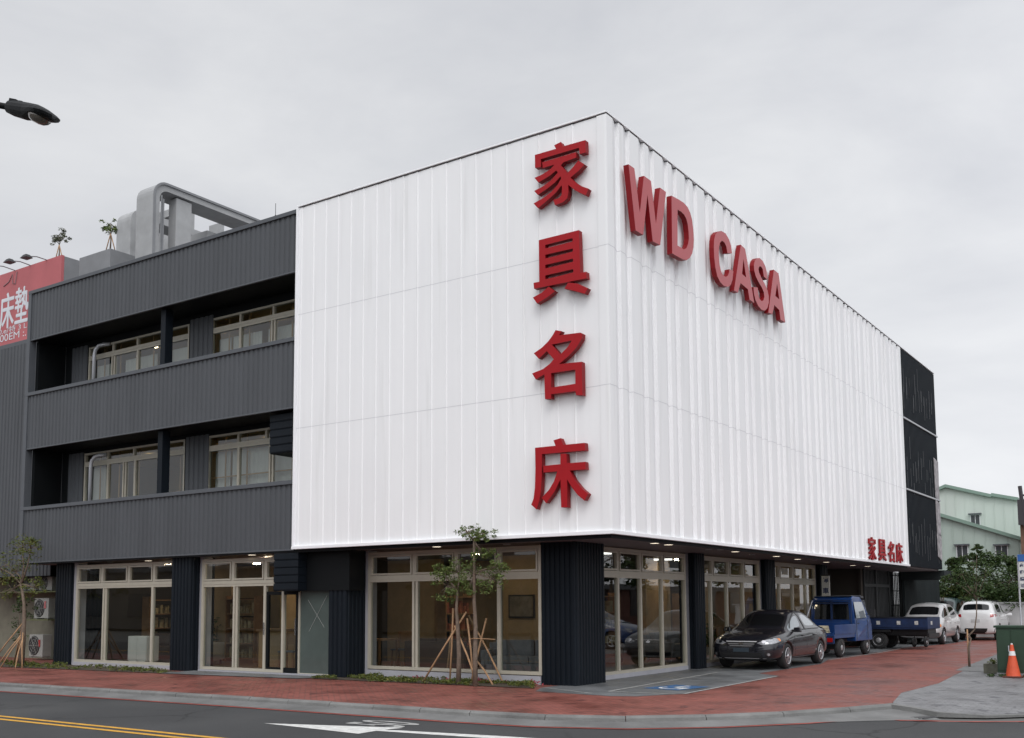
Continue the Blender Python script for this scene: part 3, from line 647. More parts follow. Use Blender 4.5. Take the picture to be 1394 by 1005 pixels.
window(fX, 12.9, 17.2, .10, 2.31, 2.89, [yy(1060, 780), yy(1078, 780), yy(1095, 780)], [yy(1061, 820), yy(1079, 820), yy(1096.7, 820)], fw=.065)
ribcol(-1.95, -1.48, 7.12, 7.62); ribcol(-1.95, -1.5, 12.2, 12.85); ribcol(-1.95, -1.5, 17.3, 17.9)
# garage opening, barred door, lattice
b = MB(); b.box(-6.0, XW-.1, 22.8, 22.95, 0, 2.93); b.box(-6.1, -6.0, 17.3, 22.9, 0, 2.93); b.box(-6, XW-.1, 17.3, 17.45, 0, 2.93)
b.box(XW-.1, XW, 22.7, 22.95, 0, 2.93); part(b, 'garage_bay_wall', WALLD)
b = MB()
for s in (22.95, 24.6, 26.55): b.box(XW, XW+.06, s, s+.1, 0, 2.92)
b.box(XW+.005, XW+.055, 23.05, 26.55, 2.25, 2.37); b.box(XW-.05, XW-.02, 22.95, 26.65, 0, 2.92)
for i in range(17): s = 23.2+i*.2; b.tube([(XW+.03, s, .1), (XW+.03, s, 2.88)], .014, 5)
part(b, 'barred_door', mat('barred_door_dark', (.02, .022, .023), .6))
b = MB()
for i in range(9):
    s = 26.75+i*.24; b.box(XW+.02, XW+.06, s, s+.055, .05, 2.9)
for z in (.3, .9, 1.5, 2.1, 2.75): b.box(XW+.0, XW+.018, 26.7, 28.8, z, z+.04)
part(b, 'lattice_gate', BLACKM)
b = MB(); b.box(XW-.6, XW-.5, 26.7, 28.8, .1, 2.7); part(b, 'frosted_screen', mat('frosted_green', (.35, .42, .38), .7, emit=None))
# dark end bay: upper cladding with slots and horizontal bands
DC = mat('black_slotted_metal', (.007, .010, .014), .65, var=.12, vs=1, streak=.3, spec=.12)
b = MB(); b.strip(corr(YR+.01, YB-.0, .19, .02), lambda s, d, z: (.02+d, s, z), ZB+.02, ZT-.05); b.box(-.05, .02, YR+.01, YB, ZB+.02, ZT-.04)
b.box(-1.2, .03, YB, YB+.04, ZB+.02, ZT-.04)
dk = part(b, 'end_bay_cladding', DC, 'near-black corrugated cladding with light slots at the far end')
b = MB(); rr = random.Random(11)
for z0, z1 in ((9.1, 11.0), (6.2, 8.4), (8.9, 10.4), (5.6, 7.4), (3.3, 5.2), (3.2, 4.6)):
    for i in range(11):
        s = YR+.3+i*.47+rr.uniform(-.1, .1); a = rr.uniform(z0, z0+.9); l = rr.uniform(.35, .95)
        if a+l > z1+.2: a = z1+.2-l
        b = MB(); b.box(.041, .052, s, s+.028, a, a+l); part(b, 'light_slot', mat('slot_grey', (.055, .06, .066), .5), parent=dk)
for z in (8.55, 5.84):
    b = MB(); b.box(.02, .085, YR+.01, YB+.05, z, z+.06); part(b, 'horizontal_band', COPE, parent=dk)
b = MB()   # pale peeling panel strip on the return edge
for z0, z1, c in ((5.95, 7.5, 0), (4.5, 5.75, 0), (3.5, 4.4, 0)): b.prism([(YB-.75, z0), (YB-.1, z0-.15), (YB-.05, z1), (YB-.8, z1+.1)], [], lambda u, v, d: (d, u, v), .05, .075)
part(b, 'pale_panel', mat('weathered_panel', (.33, .31, .32), .8, var=.5, vs=4), parent=dk)
GW = mat('dark_green_grey_metal', (.022, .027, .028), .7, var=.2, vs=2, streak=.3, spec=.15)
b = MB(); b.strip(corr(28.8, 35.5, .2, .025), lambda s, d, z: (XW+.1+d, s, z), 0, 2.95); b.box(XW-.1, XW+.1, 28.8, 35.5, 0, 2.95); b.box(XW, .1, YB+.02, 30.5, 2.6, 2.96)
part(b, 'end_bay_lower_wall', GW)
# soffit downlights
lp = [((891, 739), 1), ((910, 741), 1), ((964.7, 748), 0), ((980.8, 748), 0), ((1001, 750.6), 1), ((1024, 755), 0), ((1057, 757), 1), ((1086, 761), 1), ((1109, 763), 0), ((1125, 765), 1), ((1161, 769.5), 1), ((1181, 770.7), 1), ((1194, 772), 0), ((471, 749.6), 1), ((594.5, 743.8), 1), ((343, 755), 1), ((202, 763), 1), ((237, 761.5), 0), ((295, 758), 0), ((150, 765), 0), ((690, 741), 0)]
for (x, y), on in lp:
    p = gp(x, y, 2.93); b = MB(); r = .10 if on else .06
    b.lathe([(r, -.012), (r+.02, -.012), (r+.02, .0)], (p.x, max(p.y, .2), 2.928), n=16)
    b.lathe([(r-.002, -.006), (r-.004, 0)], (p.x, max(p.y, .2), 2.922), n=14, mi=1)
    part(b, 'downlight', [COPE, LEDO if on else mat('dim_downlight', (.5, .42, .35), .5)])
# ---- interior of the ground floor
b = MB(); b.box(-18.49, XW-.05, YC+.1, 17.2, .02, .05); b.box(-18.49, -7, YA_+.15, YC+.1, .02, .049); part(b, 'showroom_floor', FLOORI)
b = MB()
for q in ((-18.4, -8.5, 5.6, 5.75, .05, 2.93), (-8.5, -8.3, 6.0, 12.6, .05, 2.93), (-8.3, XW-.1, 17.05, 17.2, .05, 2.93), (-16.4, -14.6, 3.4, 3.55, .05, 2.93), (-11.9, -10.9, 2.8, 2.95, .05, 2.93), (-6.1, -4.9, 5.2, 5.35, .05, 2.93), (-4.2, -4.05, 9.4, 11.0, .05, 2.93), (-4.6, -4.45, 13.2, 15.0, .05, 2.93)):
    b = MB(); b.box(*q); part(b, 'partition_wall', WALLW if q[0] != -11.9 else mat('lit_tan_wall', (.60, .40, .20), .9, var=.1))  # strong warm light on the entrance partition is put into its paler tan
for q in ((-18.45, -18.3, .6, 5.6, .05, 2.93), (-10.6, -10.45, 3.5, 5.6, .05, 2.93)):
    b = MB(); b.box(*q); part(b, 'dark_partition', WALLD)
for x, y in ((-16.5, 2.6), (-14.2, 4.0), (-11.2, 1.7), (-9.4, 3.2), (-5.8, 3.6), (-3.6, 4.2), (-4.8, 7.5), (-3.4, 10.2), (-4.5, 13.8), (-3.0, 15.4), (-14.5, 6.9), (-10.8, 6.4)):
    b = MB(); b.lathe([(.10, 0), (.10, .03)], (x, y, 2.895), n=14); part(b, 'ceiling_light', LED)
for x, y, rz in ((-2.9, 3.2, .5), (-2.8, 4.6, .5), (-3.2, 8.8, .4)):
    b = MB(); b.T = Matrix.Translation((x, y, 2.86)) @ Matrix.Rotation(rz, 4, 'Z'); b.box(-.25, .25, -.02, .02, -.02, .03); part(b, 'tube_light', mat('tube_white', (.9, .9, .9), .5, emit=(1, .95, .9), es=2.5))
# ================================================================== lettering
def smooth_arc(p): return p
K = {}
K['jia'] = [([(110, 260), (350, 190), (330, 150), (405, 112), (428, 163), (685, 90), (690, 232), (620, 250), (612, 178), (178, 308), (178, 398), (112, 408)], []),
 ([(195, 345), (580, 228), (582, 290), (435, 345), (405, 380), (450, 425), (480, 470), (545, 400), (605, 322), (677, 368), (610, 440), (515, 520), (580, 578), (650, 620), (722, 645), (690, 720), (620, 690), (550, 650), (490, 600), (492, 690), (478, 755), (430, 800), (365, 825), (338, 832), (322, 772), (385, 752), (415, 715), (420, 640), (415, 605), (350, 690), (250, 782), (145, 868), (95, 815), (200, 755), (300, 680), (370, 600), (410, 530), (402, 505), (340, 575), (250, 645), (145, 717), (102, 672), (200, 620), (300, 545), (372, 460), (352, 438), (290, 490), (220, 535), (150, 575), (106, 522), (200, 480), (290, 420), (335, 370), (200, 410)], [])]
K['ju'] = [([(155, 185), (612, 70), (628, 558), (695, 545), (700, 620), (100, 740), (95, 672), (160, 660)], [[(228, 240), (540, 162), (540, 200), (228, 280)], [(228, 352), (542, 280), (542, 315), (228, 395)], [(228, 468), (545, 395), (545, 430), (228, 508)], [(228, 588), (547, 515), (547, 552), (228, 632)]]),
 ([(268, 714), (338, 768), (250, 838), (135, 908), (88, 840), (185, 786)], []), ([(490, 668), (600, 680), (715, 732), (680, 797), (570, 765), (448, 738)], [])]
K['ming'] = [([(345, 80), (415, 92), (385, 138), (630, 108), (652, 122), (645, 180), (575, 290), (490, 380), (385, 468), (645, 440), (652, 822), (580, 822), (572, 775), (295, 812), (295, 862), (225, 868), (218, 585), (120, 642), (78, 575), (200, 525), (280, 465), (325, 412), (245, 320), (155, 407), (97, 345), (190, 280), (265, 205), (315, 135)], [[(302, 245), (530, 198), (480, 278), (400, 358)], [(295, 572), (570, 530), (572, 692), (297, 735)]])]
K['chuang'] = [([(112, 165), (345, 142), (322, 80), (402, 55), (432, 133), (680, 108), (685, 195), (190, 238), (188, 500), (180, 650), (160, 770), (128, 868), (68, 815), (95, 745), (110, 620), (116, 400)], []),
 ([(402, 232), (470, 232), (475, 342), (685, 325), (690, 412), (508, 425), (565, 535), (640, 625), (717, 692), (675, 767), (600, 705), (530, 615), (478, 525), (480, 845), (410, 845), (402, 525), (335, 665), (240, 797), (188, 738), (275, 640), (330, 545), (365, 435), (208, 448), (205, 372), (402, 352)], [])]
OFF = dict(jia=180, ju=305, ming=440, chuang=590)
SG = thing('vertical_shop_sign', 'four big red Chinese characters in a column near the corner of the white front', 'shop sign', (0, 0, 0))
GL = {}
def letter(parent, shapes, tofn, d0, d1, name='character', m=(RED, REDS), eps=.0015, bevel=.012):
    b = MB()
    for i, (o, h) in enumerate(shapes): b.prism(o, h, tofn, d0, d1+eps*i)
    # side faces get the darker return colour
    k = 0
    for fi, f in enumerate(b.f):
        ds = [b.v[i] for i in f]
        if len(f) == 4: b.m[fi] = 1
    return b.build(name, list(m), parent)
for k, sh in K.items():
    S = []
    for o, h in sh:
        cv = lambda q: [(lambda P: (P.x, P.z))(yp(715+a/8.38, OFF[k]+c/8.38, -.20)) for a, c in q]
        S.append((cv(o), [cv(x) for x in h]))
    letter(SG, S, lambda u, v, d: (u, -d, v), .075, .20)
    xs = [p[0] for o, h in S for p in o]; zs = [p[1] for o, h in S for p in o]
    x0, x1, z0, z1 = min(xs), max(xs), min(zs), max(zs)
    GL[k] = [([((a-x0)/(x1-x0), (c-z0)/(z1-z0)) for a, c in o], [[((a-x0)/(x1-x0), (c-z0)/(z1-z0)) for a, c in hh] for hh in h]) for o, h in S]
def arcpts(p):   # Catmull-Rom refine of an outline
    o = []; n = len(p)
    for i in range(n):
        a, b_, c, d = [Vector(p[(i+k) % n]) for k in (-1, 0, 1, 2)]
        for t in (0, .25, .5, .75): o.append(tuple(.5*((2*b_)+(c-a)*t+(2*a-5*b_+4*c-d)*t*t+(3*b_-a-3*c+d)*t**3)))
    return o
WD = [('W', [([(105, 92), (158, 130), (208, 535), (245, 197), (310, 245), (355, 635), (392, 305), (447, 345), (394, 830), (326, 795), (278, 368), (239, 738), (170, 695)], [])], 840, 210),
 ('D', [([(497, 378), (560, 412), (610, 445), (645, 485), (668, 535), (685, 600), (696, 690), (701, 780), (697, 850), (686, 905), (665, 945), (635, 967), (600, 960), (550, 932), (503, 905)], [[(552, 505), (585, 525), (612, 552), (632, 590), (645, 640), (653, 710), (655, 770), (648, 820), (632, 858), (612, 870), (580, 850), (552, 833)]])], 840, 210),
 ('C', [([(312, 302), (304, 235), (285, 175), (255, 122), (215, 97), (185, 102), (160, 130), (148, 180), (146, 250), (150, 340), (160, 430), (178, 510), (205, 565), (240, 600), (275, 608), (300, 590), (316, 545), (324, 462), (288, 446), (284, 480), (272, 508), (252, 516), (230, 500), (210, 460), (198, 400), (192, 320), (193, 250), (202, 205), (220, 186), (243, 202), (260, 240), (270, 300)], [])], 950, 300),
 ('A', [([(393, 222), (432, 262), (515, 754), (472, 724), (457, 630), (390, 572), (366, 660), (330, 640)], [[(416, 352), (441, 522), (404, 490)]])], 950, 300),
 ('S', [([(633, 542), (630, 480), (618, 425), (595, 375), (565, 345), (540, 345), (520, 368), (511, 410), (515, 460), (530, 515), (555, 565), (585, 615), (603, 660), (607, 700), (598, 732), (580, 738), (562, 715), (551, 670), (546, 614), (508, 608), (512, 670), (525, 725), (550, 780), (580, 815), (612, 825), (635, 800), (648, 750), (647, 690), (633, 630), (608, 575), (578, 522), (560, 480), (553, 445), (560, 422), (575, 420), (592, 445), (602, 512)], [])], 950, 300),
 ('A', [([(694, 450), (737, 486), (798, 932), (755, 906), (743, 820), (698, 772), (681, 857), (643, 842)], [[(723, 577), (743, 722), (707, 690)]])], 950, 300)]
SW = thing('side_shop_sign', 'large red Latin capitals WD CASA sloping away high on the ribbed side wall', 'shop sign', (0, 0, 0))
for nm, sh, ox, oy in WD:
    sc = 6.7; S = []
    for o, h in sh:
        cv = lambda q: [(lambda P: (P.y, P.z))(xp(ox+a/sc, oy+c/sc, .24)) for a, c in q]
        S.append((cv(o), [cv(x) for x in h]))
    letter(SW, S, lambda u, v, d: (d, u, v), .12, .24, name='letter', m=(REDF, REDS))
# small characters by the far end
SS = thing('small_side_sign', 'row of four small red Chinese characters low at the far end of the ribbed wall', 'shop sign', (0, 0, 0))
for k, (xa0, ya0, xa1, ya1) in zip(('jia', 'ju', 'ming', 'chuang'), ((1183.2, 731.3, 1193.3, 762.5), (1197, 734.3, 1206.8, 763.8), (1210, 737.3, 1218.3, 765.6), (1221, 739.3, 1229.6, 766.5))):
    A = xp(xa0, (ya0+ya1)/2, .115).y; B = xp(xa1, (ya0+ya1)/2, .115).y; zz0 = xp((xa0+xa1)/2, ya1, .115).z; zz1 = xp((xa0+xa1)/2, ya0, .115).z
    S = [([(A+u*(B-A), zz0+v*(zz1-zz0)) for u, v in o], [[(A+u*(B-A), zz0+v*(zz1-zz0)) for u, v in x] for x in h]) for o, h in GL[k]]
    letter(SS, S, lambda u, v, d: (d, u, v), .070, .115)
# slim white sign boards hung beside the garage
def board(px, py, X, wd, ht, txt, label, name='hanging_sign', blue=False):
    p = xp(px, py, X); t = thing(name, label, 'sign', (p.x, p.y, p.z))
    b = MB(); b.box(-wd/2, wd/2, -.03, .03, -ht/2, ht/2); b.build('board', mat('sign_cream', (.45, .44, .40), .6, var=.08), t, bevel=.008)
    for i, c in enumerate(txt):
        b = MB(); puttext(b, c, lambda u, v, d: (u, -.032, ht/2-ht/len(txt)*(i+.5)+v), min(wd*.8, ht/len(txt)*.85), .006); b.build('character', mat('sign_ink', (.02, .03, .08), .6), t)
    b = MB(); b.box(-wd/2-.02, wd/2+.02, -.025, .025, ht/2, ht/2+.04); b.box(-.015, .015, -.015, .015, ht/2+.04, ht/2+.35); b.build('bracket', DARK, t)
board(1124.5, 805, -1.2, .26, 1.0, '停車場', 'slim cream sign with dark vertical characters beside the last navy column')
# ================================================================== vehicles
def evalmesh(o):
    bpy.context.view_layer.update(); dg = bpy.context.evaluated_depsgraph_get(); return bpy.data.meshes.new_from_object(o.evaluated_get(dg))
def car(root, S, paint, glass_rows, wheels, wr=.31, ww=.20, half_w=.88, paint2=None, rimstyle=7, wellr=None, side_gl=None, side_split=-.1):
    """S: stations rear->front: dict of ring control points.  ring: list of 9 (x,y,z)"""
    n = len(S); ringn = len(S[0]); bm = bmesh.new(); V = []
    for st in S:
        V.append([bm.verts.new(p) for p in st])
    M = []
    for st in S: M.append([None if abs(p[1]) < 1e-6 else bm.verts.new((p[0], -p[1], p[2])) for p in st])
    get = lambda i, j, s: V[i][j] if (s == 0 or M[i][j] is None) else M[i][j]
    groups = {}
    for s in (0, 1):
        for i in range(n-1):
            for j in range(ringn-1):
                q = [get(i, j, s), get(i+1, j, s), get(i+1, j+1, s), get(i, j+1, s)]
                if s == 0: q.reverse()
                f = bm.faces.new(q); g = glass_rows(i, j)
                if g: groups.setdefault((g, s if g.startswith('side') else 0), []).append(f)
    for i in (0, n-1):
        L1 = [V[i][j] for j in range(ringn)]; L2 = [M[i][j] for j in range(ringn-1, -1, -1) if M[i][j] is not None]
        c = bm.verts.new((S[i][0][0]+(.01 if i else -.01), 0, .5*(S[i][0][2]+S[i][-1][2])))
        lp_ = L1+L2
        for k in range(len(lp_)): 
            try: bm.faces.new((lp_[k], lp_[(k+1) % len(lp_)], c))
            except ValueError: pass
    bmesh.ops.recalc_face_normals(bm, faces=bm.faces)
    for (g, s), fs in groups.items():
        bmesh.ops.inset_region(bm, faces=fs, thickness=.035 if g != 'wind' else .045, depth=-.004, use_even_offset=True)
        for f in fs: f.material_index = 2 if g.startswith('side') else 1
    for f in bm.faces: f.smooth = True
    me = bpy.data.meshes.new('body'); bm.to_mesh(me); bm.free()
    o = bpy.data.objects.new('body', me); COL.objects.link(o); me.materials.append(paint); me.materials.append(CARGL); me.materials.append(side_gl or CARGL); me.materials.append(DARK)
    md = o.modifiers.new('s', 'SUBSURF'); md.levels = 2; md.render_levels = 2
    m2 = evalmesh(o); o.modifiers.clear(); o.data = m2
    cb = MB()
    for wx, r in [(w_, (wellr or wr+.045)) for w_ in wheels]:
        for sy in (-1, 1):
            cb.lathe([(r, -.16), (r, .30)] if sy > 0 else [(r, -.30), (r, .16)], (wx, sy*(half_w-.12), wr), ax='y', n=28)
            cb.box(wx-r, wx+r, sy*(half_w-.28), sy*(half_w+.18), -.3, wr-.03)
    cut = cb.build('cut', [DARK]); md = o.modifiers.new('b', 'BOOLEAN'); md.operation = 'DIFFERENCE'; md.object = cut; md.solver = 'EXACT'; md.use_self = True
    m3 = evalmesh(o); o.modifiers.clear(); bpy.data.objects.remove(cut)
    bm = bmesh.new(); bm.from_mesh(m3)
    if len(bm.faces) < 200: bm.free(); bm = bmesh.new(); bm.from_mesh(m2)
    for f in bm.faces:
        c = f.calc_center_median()
        for wx in wheels:
            r = wellr or wr+.045; d = math.hypot(c.x-wx, c.z-wr)
            if f.material_index == 0 and d < r+.002 and abs(f.normal.y) < .6 and abs(c.y) < half_w+.05: 
                if (Vector((c.x-wx, 0, c.z-wr)).dot(f.normal)) < 0: f.material_index = 3
            if abs(abs(c.y)-(half_w-.28)) < .02 and d < r: f.material_index = 3
        if c.z < .24 and f.material_index == 0: f.material_index = 3
    tree = BVHTree.FromBMesh(bm); bm.verts.index_update()
    # split the glass off as parts
    for mi, nm, mt in ((1, 'windscreen', CARGL), (2, 'side_window', side_gl or CARGL)):
        fs = [f for f in bm.faces if f.material_index == mi]
        if not fs: continue
        g = MB()
        sets = {}
        for f in fs:
            c = f.calc_center_median(); k = (c.x > 0) if mi == 1 else (c.y > 0, c.x > side_split)
            sets.setdefault(k, []).append(f)
        for k, ff in sets.items():
            g = MB()
            idx = {}
            for f in ff:
                for v in f.verts:
                    if v.index not in idx: idx[v.index] = len(g.v); g.v.append(tuple(v.co))
            for f in ff: g.f.append([idx[v.index] for v in f.verts]); g.m.append(0)
            g.build(nm if (mi == 2 or k) else 'rear_window', mt, root, smooth=True)
        bmesh.ops.delete(bm, geom=fs, context='FACES_ONLY')
    # dark cabin lining just under the glass so openings do not show through
    me = bpy.data.meshes.new('body'); bm.to_mesh(me); bm.free()
    for m in (paint, CARGL, CARGL, DARK):
        me.materials.append(m)
    for p in me.polygons: p.use_smooth = True
    o.data = me; o.parent = root
    for wx in wheels:
        for sy in (-1, 1):
            y = sy*(half_w-.015); i_ = -sy
            b = MB(); prof = [(wr*.62, .06), (wr*.64, 0), (wr*.93, -.0), (wr, .035), (wr, ww-.035), (wr*.93, ww), (wr*.6, ww)]
            prof = [(r, i_*h) for r, h in prof]
            b.lathe(prof, (wx, y, wr), ax='y', n=30); t = b.build('wheel', RUB, root, smooth=True)
            b = MB(); R1 = wr*.66; yo = y+sy*.004
            b.lathe([(R1, 0), (R1-.010, sy*.008), (R1-.022, -sy*.0), (R1-.03, -sy*.05)], (wx, yo, wr), ax='y', n=30, cap=False)
            for k in range(rimstyle):
                a = 2*math.pi*k/rimstyle; c, s_ = math.cos(a), math.sin(a); P = []
                for r, hw, dy in ((.03, .020, .0), (R1-.015, .013, -.004)):
                    for q in (-1, 1):
                        for dd in (0, -.03): P.append((wx+c*r-s_*hw*q, yo+sy*(dy+dd+.004), wr+s_*r+c*hw*q))
                b.add(P, [(0, 2, 6, 4), (1, 5, 7, 3), (0, 4, 5, 1), (2, 3, 7, 6)])
            b.lathe([(.045, 0), (.04, sy*.014), (.0, sy*.016)], (wx, yo, wr), ax='y', n=14)
            b.build('rim', RIM, t)
            b = MB(); b.lathe([(R1-.01, 0), (.0, .0)], (wx, yo-sy*.055, wr), ax='y', n=24); b.build('brake', DARK, t)
    return o, tree
def decal(name, tree, poly, axis, m, root, off=.006, sub=3):
    """project an outline onto the body. axis 'f' front (poly in y,z), 'r' rear, 'l'/'s' sides (poly in x,z, +-y), 't' top (x,y)"""
    tr = geometry.tessellate_polygon([[Vector((a, c, 0)) for a, c in poly]])
    bm = bmesh.new(); vs = [bm.verts.new((a, c, 0)) for a, c in poly]
    for t in tr:
        try: bm.faces.new([vs[i] for i in t])
        except ValueError: pass
    bmesh.ops.subdivide_edges(bm, edges=bm.edges, cuts=sub, use_grid_fill=True)
    D = {'f': Vector((-1, 0, 0)), 'r': Vector((1, 0, 0)), 'l': Vector((0, -1, 0)), 's': Vector((0, 1, 0)), 't': Vector((0, 0, -1))}[axis]
    last = None
    for v in bm.verts:
        a, c = v.co.x, v.co.y
        o = {'f': Vector((4, a, c)), 'r': Vector((-4, a, c)), 'l': Vector((a, 3, c)), 's': Vector((a, -3, c)), 't': Vector((a, c, 4))}[axis]
        h = tree.ray_cast(o, D)
        if h[0] is None: h = tree.find_nearest(o+D*3)
        p = h[0]; v.co = p-D*off*.7+(h[1] if h[1].dot(D) < 0 else -h[1])*off*.5
    for f in bm.faces: f.smooth = True
    bmesh.ops.recalc_face_normals(bm, faces=bm.faces)
    me = bpy.data.meshes.new(name); bm.to_mesh(me); bm.free(); me.materials.append(m)
    o = bpy.data.objects.new(name, me); COL.objects.link(o); o.parent = root; return o
def line(p, w_=.006):   # polyline to thin outline polygon
    L_ = []; R_ = []
    for i, q in enumerate(p):
        a = Vector(p[max(i-1, 0)]); c = Vector(p[min(i+1, len(p)-1)]); t = (c-a).normalized(); n = Vector((-t.y, t.x))*w_
        L_.append((q[0]+n.x, q[1]+n.y)); R_.append((q[0]-n.x, q[1]-n.y))
    return L_+R_[::-1]
def st(x, w_, zb, belt, X, wr_, zr, zt, bx=None):
    bx = x if bx is None else bx
    return [(x, 0, zb), (x, w_*.84, zb), (x, w_*.97, zb+.10), (x, w_, .50), (x, w_*.99, belt-.13), (bx, w_*.945, belt), (X, wr_, zr), (X, wr_*.55, zt-.008), (X, 0, zt)]
def mirrors(root, x, z, y, paint):
    for s in (-1, 1):
        b = MB(); b.frustum((x+.04, s*(y+.12), z), .05, .10, (x+.03, s*(y+.12), z+.12), .035, .085); b.frustum((x+.03, s*(y+.01), z+.01), .03, .06, (x+.03, s*(y+.01), z+.06), .02, .05)
        b.build('wing_mirror', paint, root, bevel=.02, smooth=True)
def handles(root, tree, xs, z, m):
    for x in xs:
        for s in (-1, 1):
            h = tree.ray_cast(Vector((x, s*3, z)), Vector((0, -s, 0)))
            if h[0] is None: continue
            y = h[0].y; b = MB(); b.box(x-.09, x+.09, y+s*.012, y+s*.035, z-.014, z+.014); b.box(x-.09, x-.07, y, y+s*.03, z-.012, z+.012); b.box(x+.07, x+.09, y, y+s*.03, z-.012, z+.012)
            b.build('door_handle', m, root, bevel=.004, seg=1)
def plate(root, x, z, s, dark=False):
    b = MB(); b.box(x, x+.012*s, -.19, .19, z-.08, z+.08); p = b.build('number_plate', mat('plate_dark' if dark else 'plate_white', (.03, .045, .06) if dark else (.5, .5, .5), .5), root)
    if dark: pass
    return p

# ---- dark sedan, nose to the street
SP = mat('graphite_car_paint', (.013, .014, .019), .24, metal=.2, spec=.45, coat=.75)
sed = thing('parked_sedan', 'dark graphite four-door sedan parked nose-first toward the street beside the shop windows', 'car', (-.43, 9.62, .004), R(-90))
S = [st(-2.26, .60, .34, .80, -2.22, .50, .86, .90), st(-2.16, .80, .24, .90, -2.12, .60, .99, 1.03), st(-1.85, .86, .22, .95, -1.80, .62, 1.03, 1.07),
     st(-1.50, .885, .20, .955, -1.58, .62, 1.06, 1.10), st(-1.30, .89, .20, .955, -.92, .56, 1.38, 1.425, bx=-1.34), st(-.62, .893, .19, .95, -.55, .575, 1.425, 1.475), st(-.18, .893, .19, .94, -.16, .585, 1.435, 1.485), st(-.10, .893, .19, .938, -.09, .585, 1.433, 1.484),
     st(.62, .893, .19, .915, .22, .575, 1.395, 1.445, bx=.66), st(1.02, .89, .19, .885, 1.02, .66, .955, .985, bx=1.05), st(1.45, .885, .20, .845, 1.45, .64, .915, .94), st(1.85, .87, .21, .79, 1.85, .60, .865, .885), st(2.10, .80, .22, .71, 2.08, .55, .79, .81), st(2.23, .62, .26, .60, 2.20, .45, .70, .72)]
def gr(i, j):
    if j == 5 and i in (4, 5): return 'side1'
    if j == 5 and i in (7, 8): return 'side2'
    if j in (6, 7) and i == 8: return 'wind'
    if j in (6, 7) and i == 3: return 'back'
body, T = car(sed, S, SP, gr, (-1.30, 1.30), side_gl=CARGLP, wr=.32)
decal('headlight', T, [(.40, .66), (.50, .62), (.78, .645), (.80, .70), (.74, .755), (.62, .745)], 'f', LAMP, sed); decal('headlight', T, [(-.40, .66), (-.62, .745), (-.74, .755), (-.80, .70), (-.78, .645), (-.50, .62)], 'f', LAMP, sed)
decal('headlight_side', T, [(1.80, .69), (2.12, .63), (2.12, .70), (1.93, .775), (1.78, .765)], 'l', LAMP, sed, off=.008)
decal('indicator', T, [(1.76, .70), (1.84, .70), (1.86, .77), (1.76, .765)], 'l', AMBER, sed, off=.013)
for s in (-1, 1): decal('headlight_bulb', T, [(s*.56+.05*math.cos(R(k*36)), .69+.04*math.sin(R(k*36))) for k in range(10)], 'f', CHROME, sed, off=.014, sub=0)
decal('grille', T, [(-.38, .68), (.38, .68), (.34, .60), (.22, .565), (-.22, .565), (-.34, .60)], 'f', DARK, sed, off=.008)
for z, h in ((.687, .017), (.632, .006), (.585, .006)): decal('grille_bar', T, [(-.41+(.69-z), z+h), (.41-(.69-z), z+h), (.39-(.69-z), z-h*.3), (-.39+(.69-z), z-h*.3)], 'f', mat('bright_trim', (.48, .48, .49), .35), sed, off=.014)
decal('badge', T, [(.06*math.cos(R(k*30)), .645+.03*math.sin(R(k*30))) for k in range(12)], 'f', CHROME, sed, off=.022, sub=0)
decal('lower_intake', T, [(-.50, .42), (.50, .42), (.56, .30), (-.56, .30)], 'f', DARK, sed, off=.008)
decal('bumper_crease', T, line([(-.62, .285), (.62, .285)], .006), 'f', mat('bright_trim', (.48, .48, .49), .35), sed, off=.012)
for s in (-1, 1):
    decal('fog_lamp_recess', T, [(s*.60, .44), (s*.74, .42), (s*.74, .34), (s*.62, .34)][::s], 'f', DARK, sed, off=.009)
    decal('fog_lamp', T, [(s*.68+.032*math.cos(R(k*36)), .385+.032*math.sin(R(k*36))) for k in range(10)], 'f', LAMP, sed, off=.016, sub=0)
b = MB(); b.box(2.235, 2.25, -.20, .20, .44, .54); b.build('number_plate', mat('plate_dark', (.03, .045, .06), .5), sed)
for s in 'ls':
    decal('door_seam', T, line([(.70, .30), (.80, .50), (.74, .86)], .004), s, DARK, sed, off=.004)
    decal('door_seam', T, line([(-.15, .28), (-.15, .90)], .004), s, DARK, sed, off=.004)
    decal('door_seam', T, line([(-.86, .34), (-.92, .55), (-1.06, .72), (-1.02, .90)], .004), s, DARK, sed, off=.004)
    decal('sill_trim', T, line([(-.92, .275), (.90, .265)], .013), s, mat('sill_trim_bright', (.30, .30, .32), .3, metal=.6), sed, off=.010)
    decal('window_trim', T, line([(-1.28, .965), (-.6, .965), (0, .957), (.6, .935)], .010), s, DARK, sed, off=.008); decal('window_trim', T, line([(-1.20, 1.02), (-.92, 1.24), (-.62, 1.385), (-.2, 1.41), (.12, 1.375), (.55, 1.16), (.80, 1.0)], .012), s, DARK, sed, off=.008); decal('window_trim', T, line([(-.13, .96), (-.13, 1.39)], .03), s, DARK, sed, off=.008)
    decal('side_crease_glint', T, line([(-.95, .50), (.78, .47)], .006), s, mat('crease_highlight', (.06, .055, .065), .3), sed, off=.006)  # light caught by the door crease, put in as a paler strip
handles(sed, T, (-.78, .12), .80, SP); mirrors(sed, .74, .90, .83, SP)
b = MB(); b.box(-1.5, 1.0, -.6, .6, .5, .55); b.box(-1.3, .6, -.55, .55, .55, .8); b.build('seats', FAB1, sed)
decal('tail_lamp', T, [(-2.18, .78), (-1.98, .80), (-1.95, .90), (-2.15, .88)], 'l', REDL, sed, off=.008)

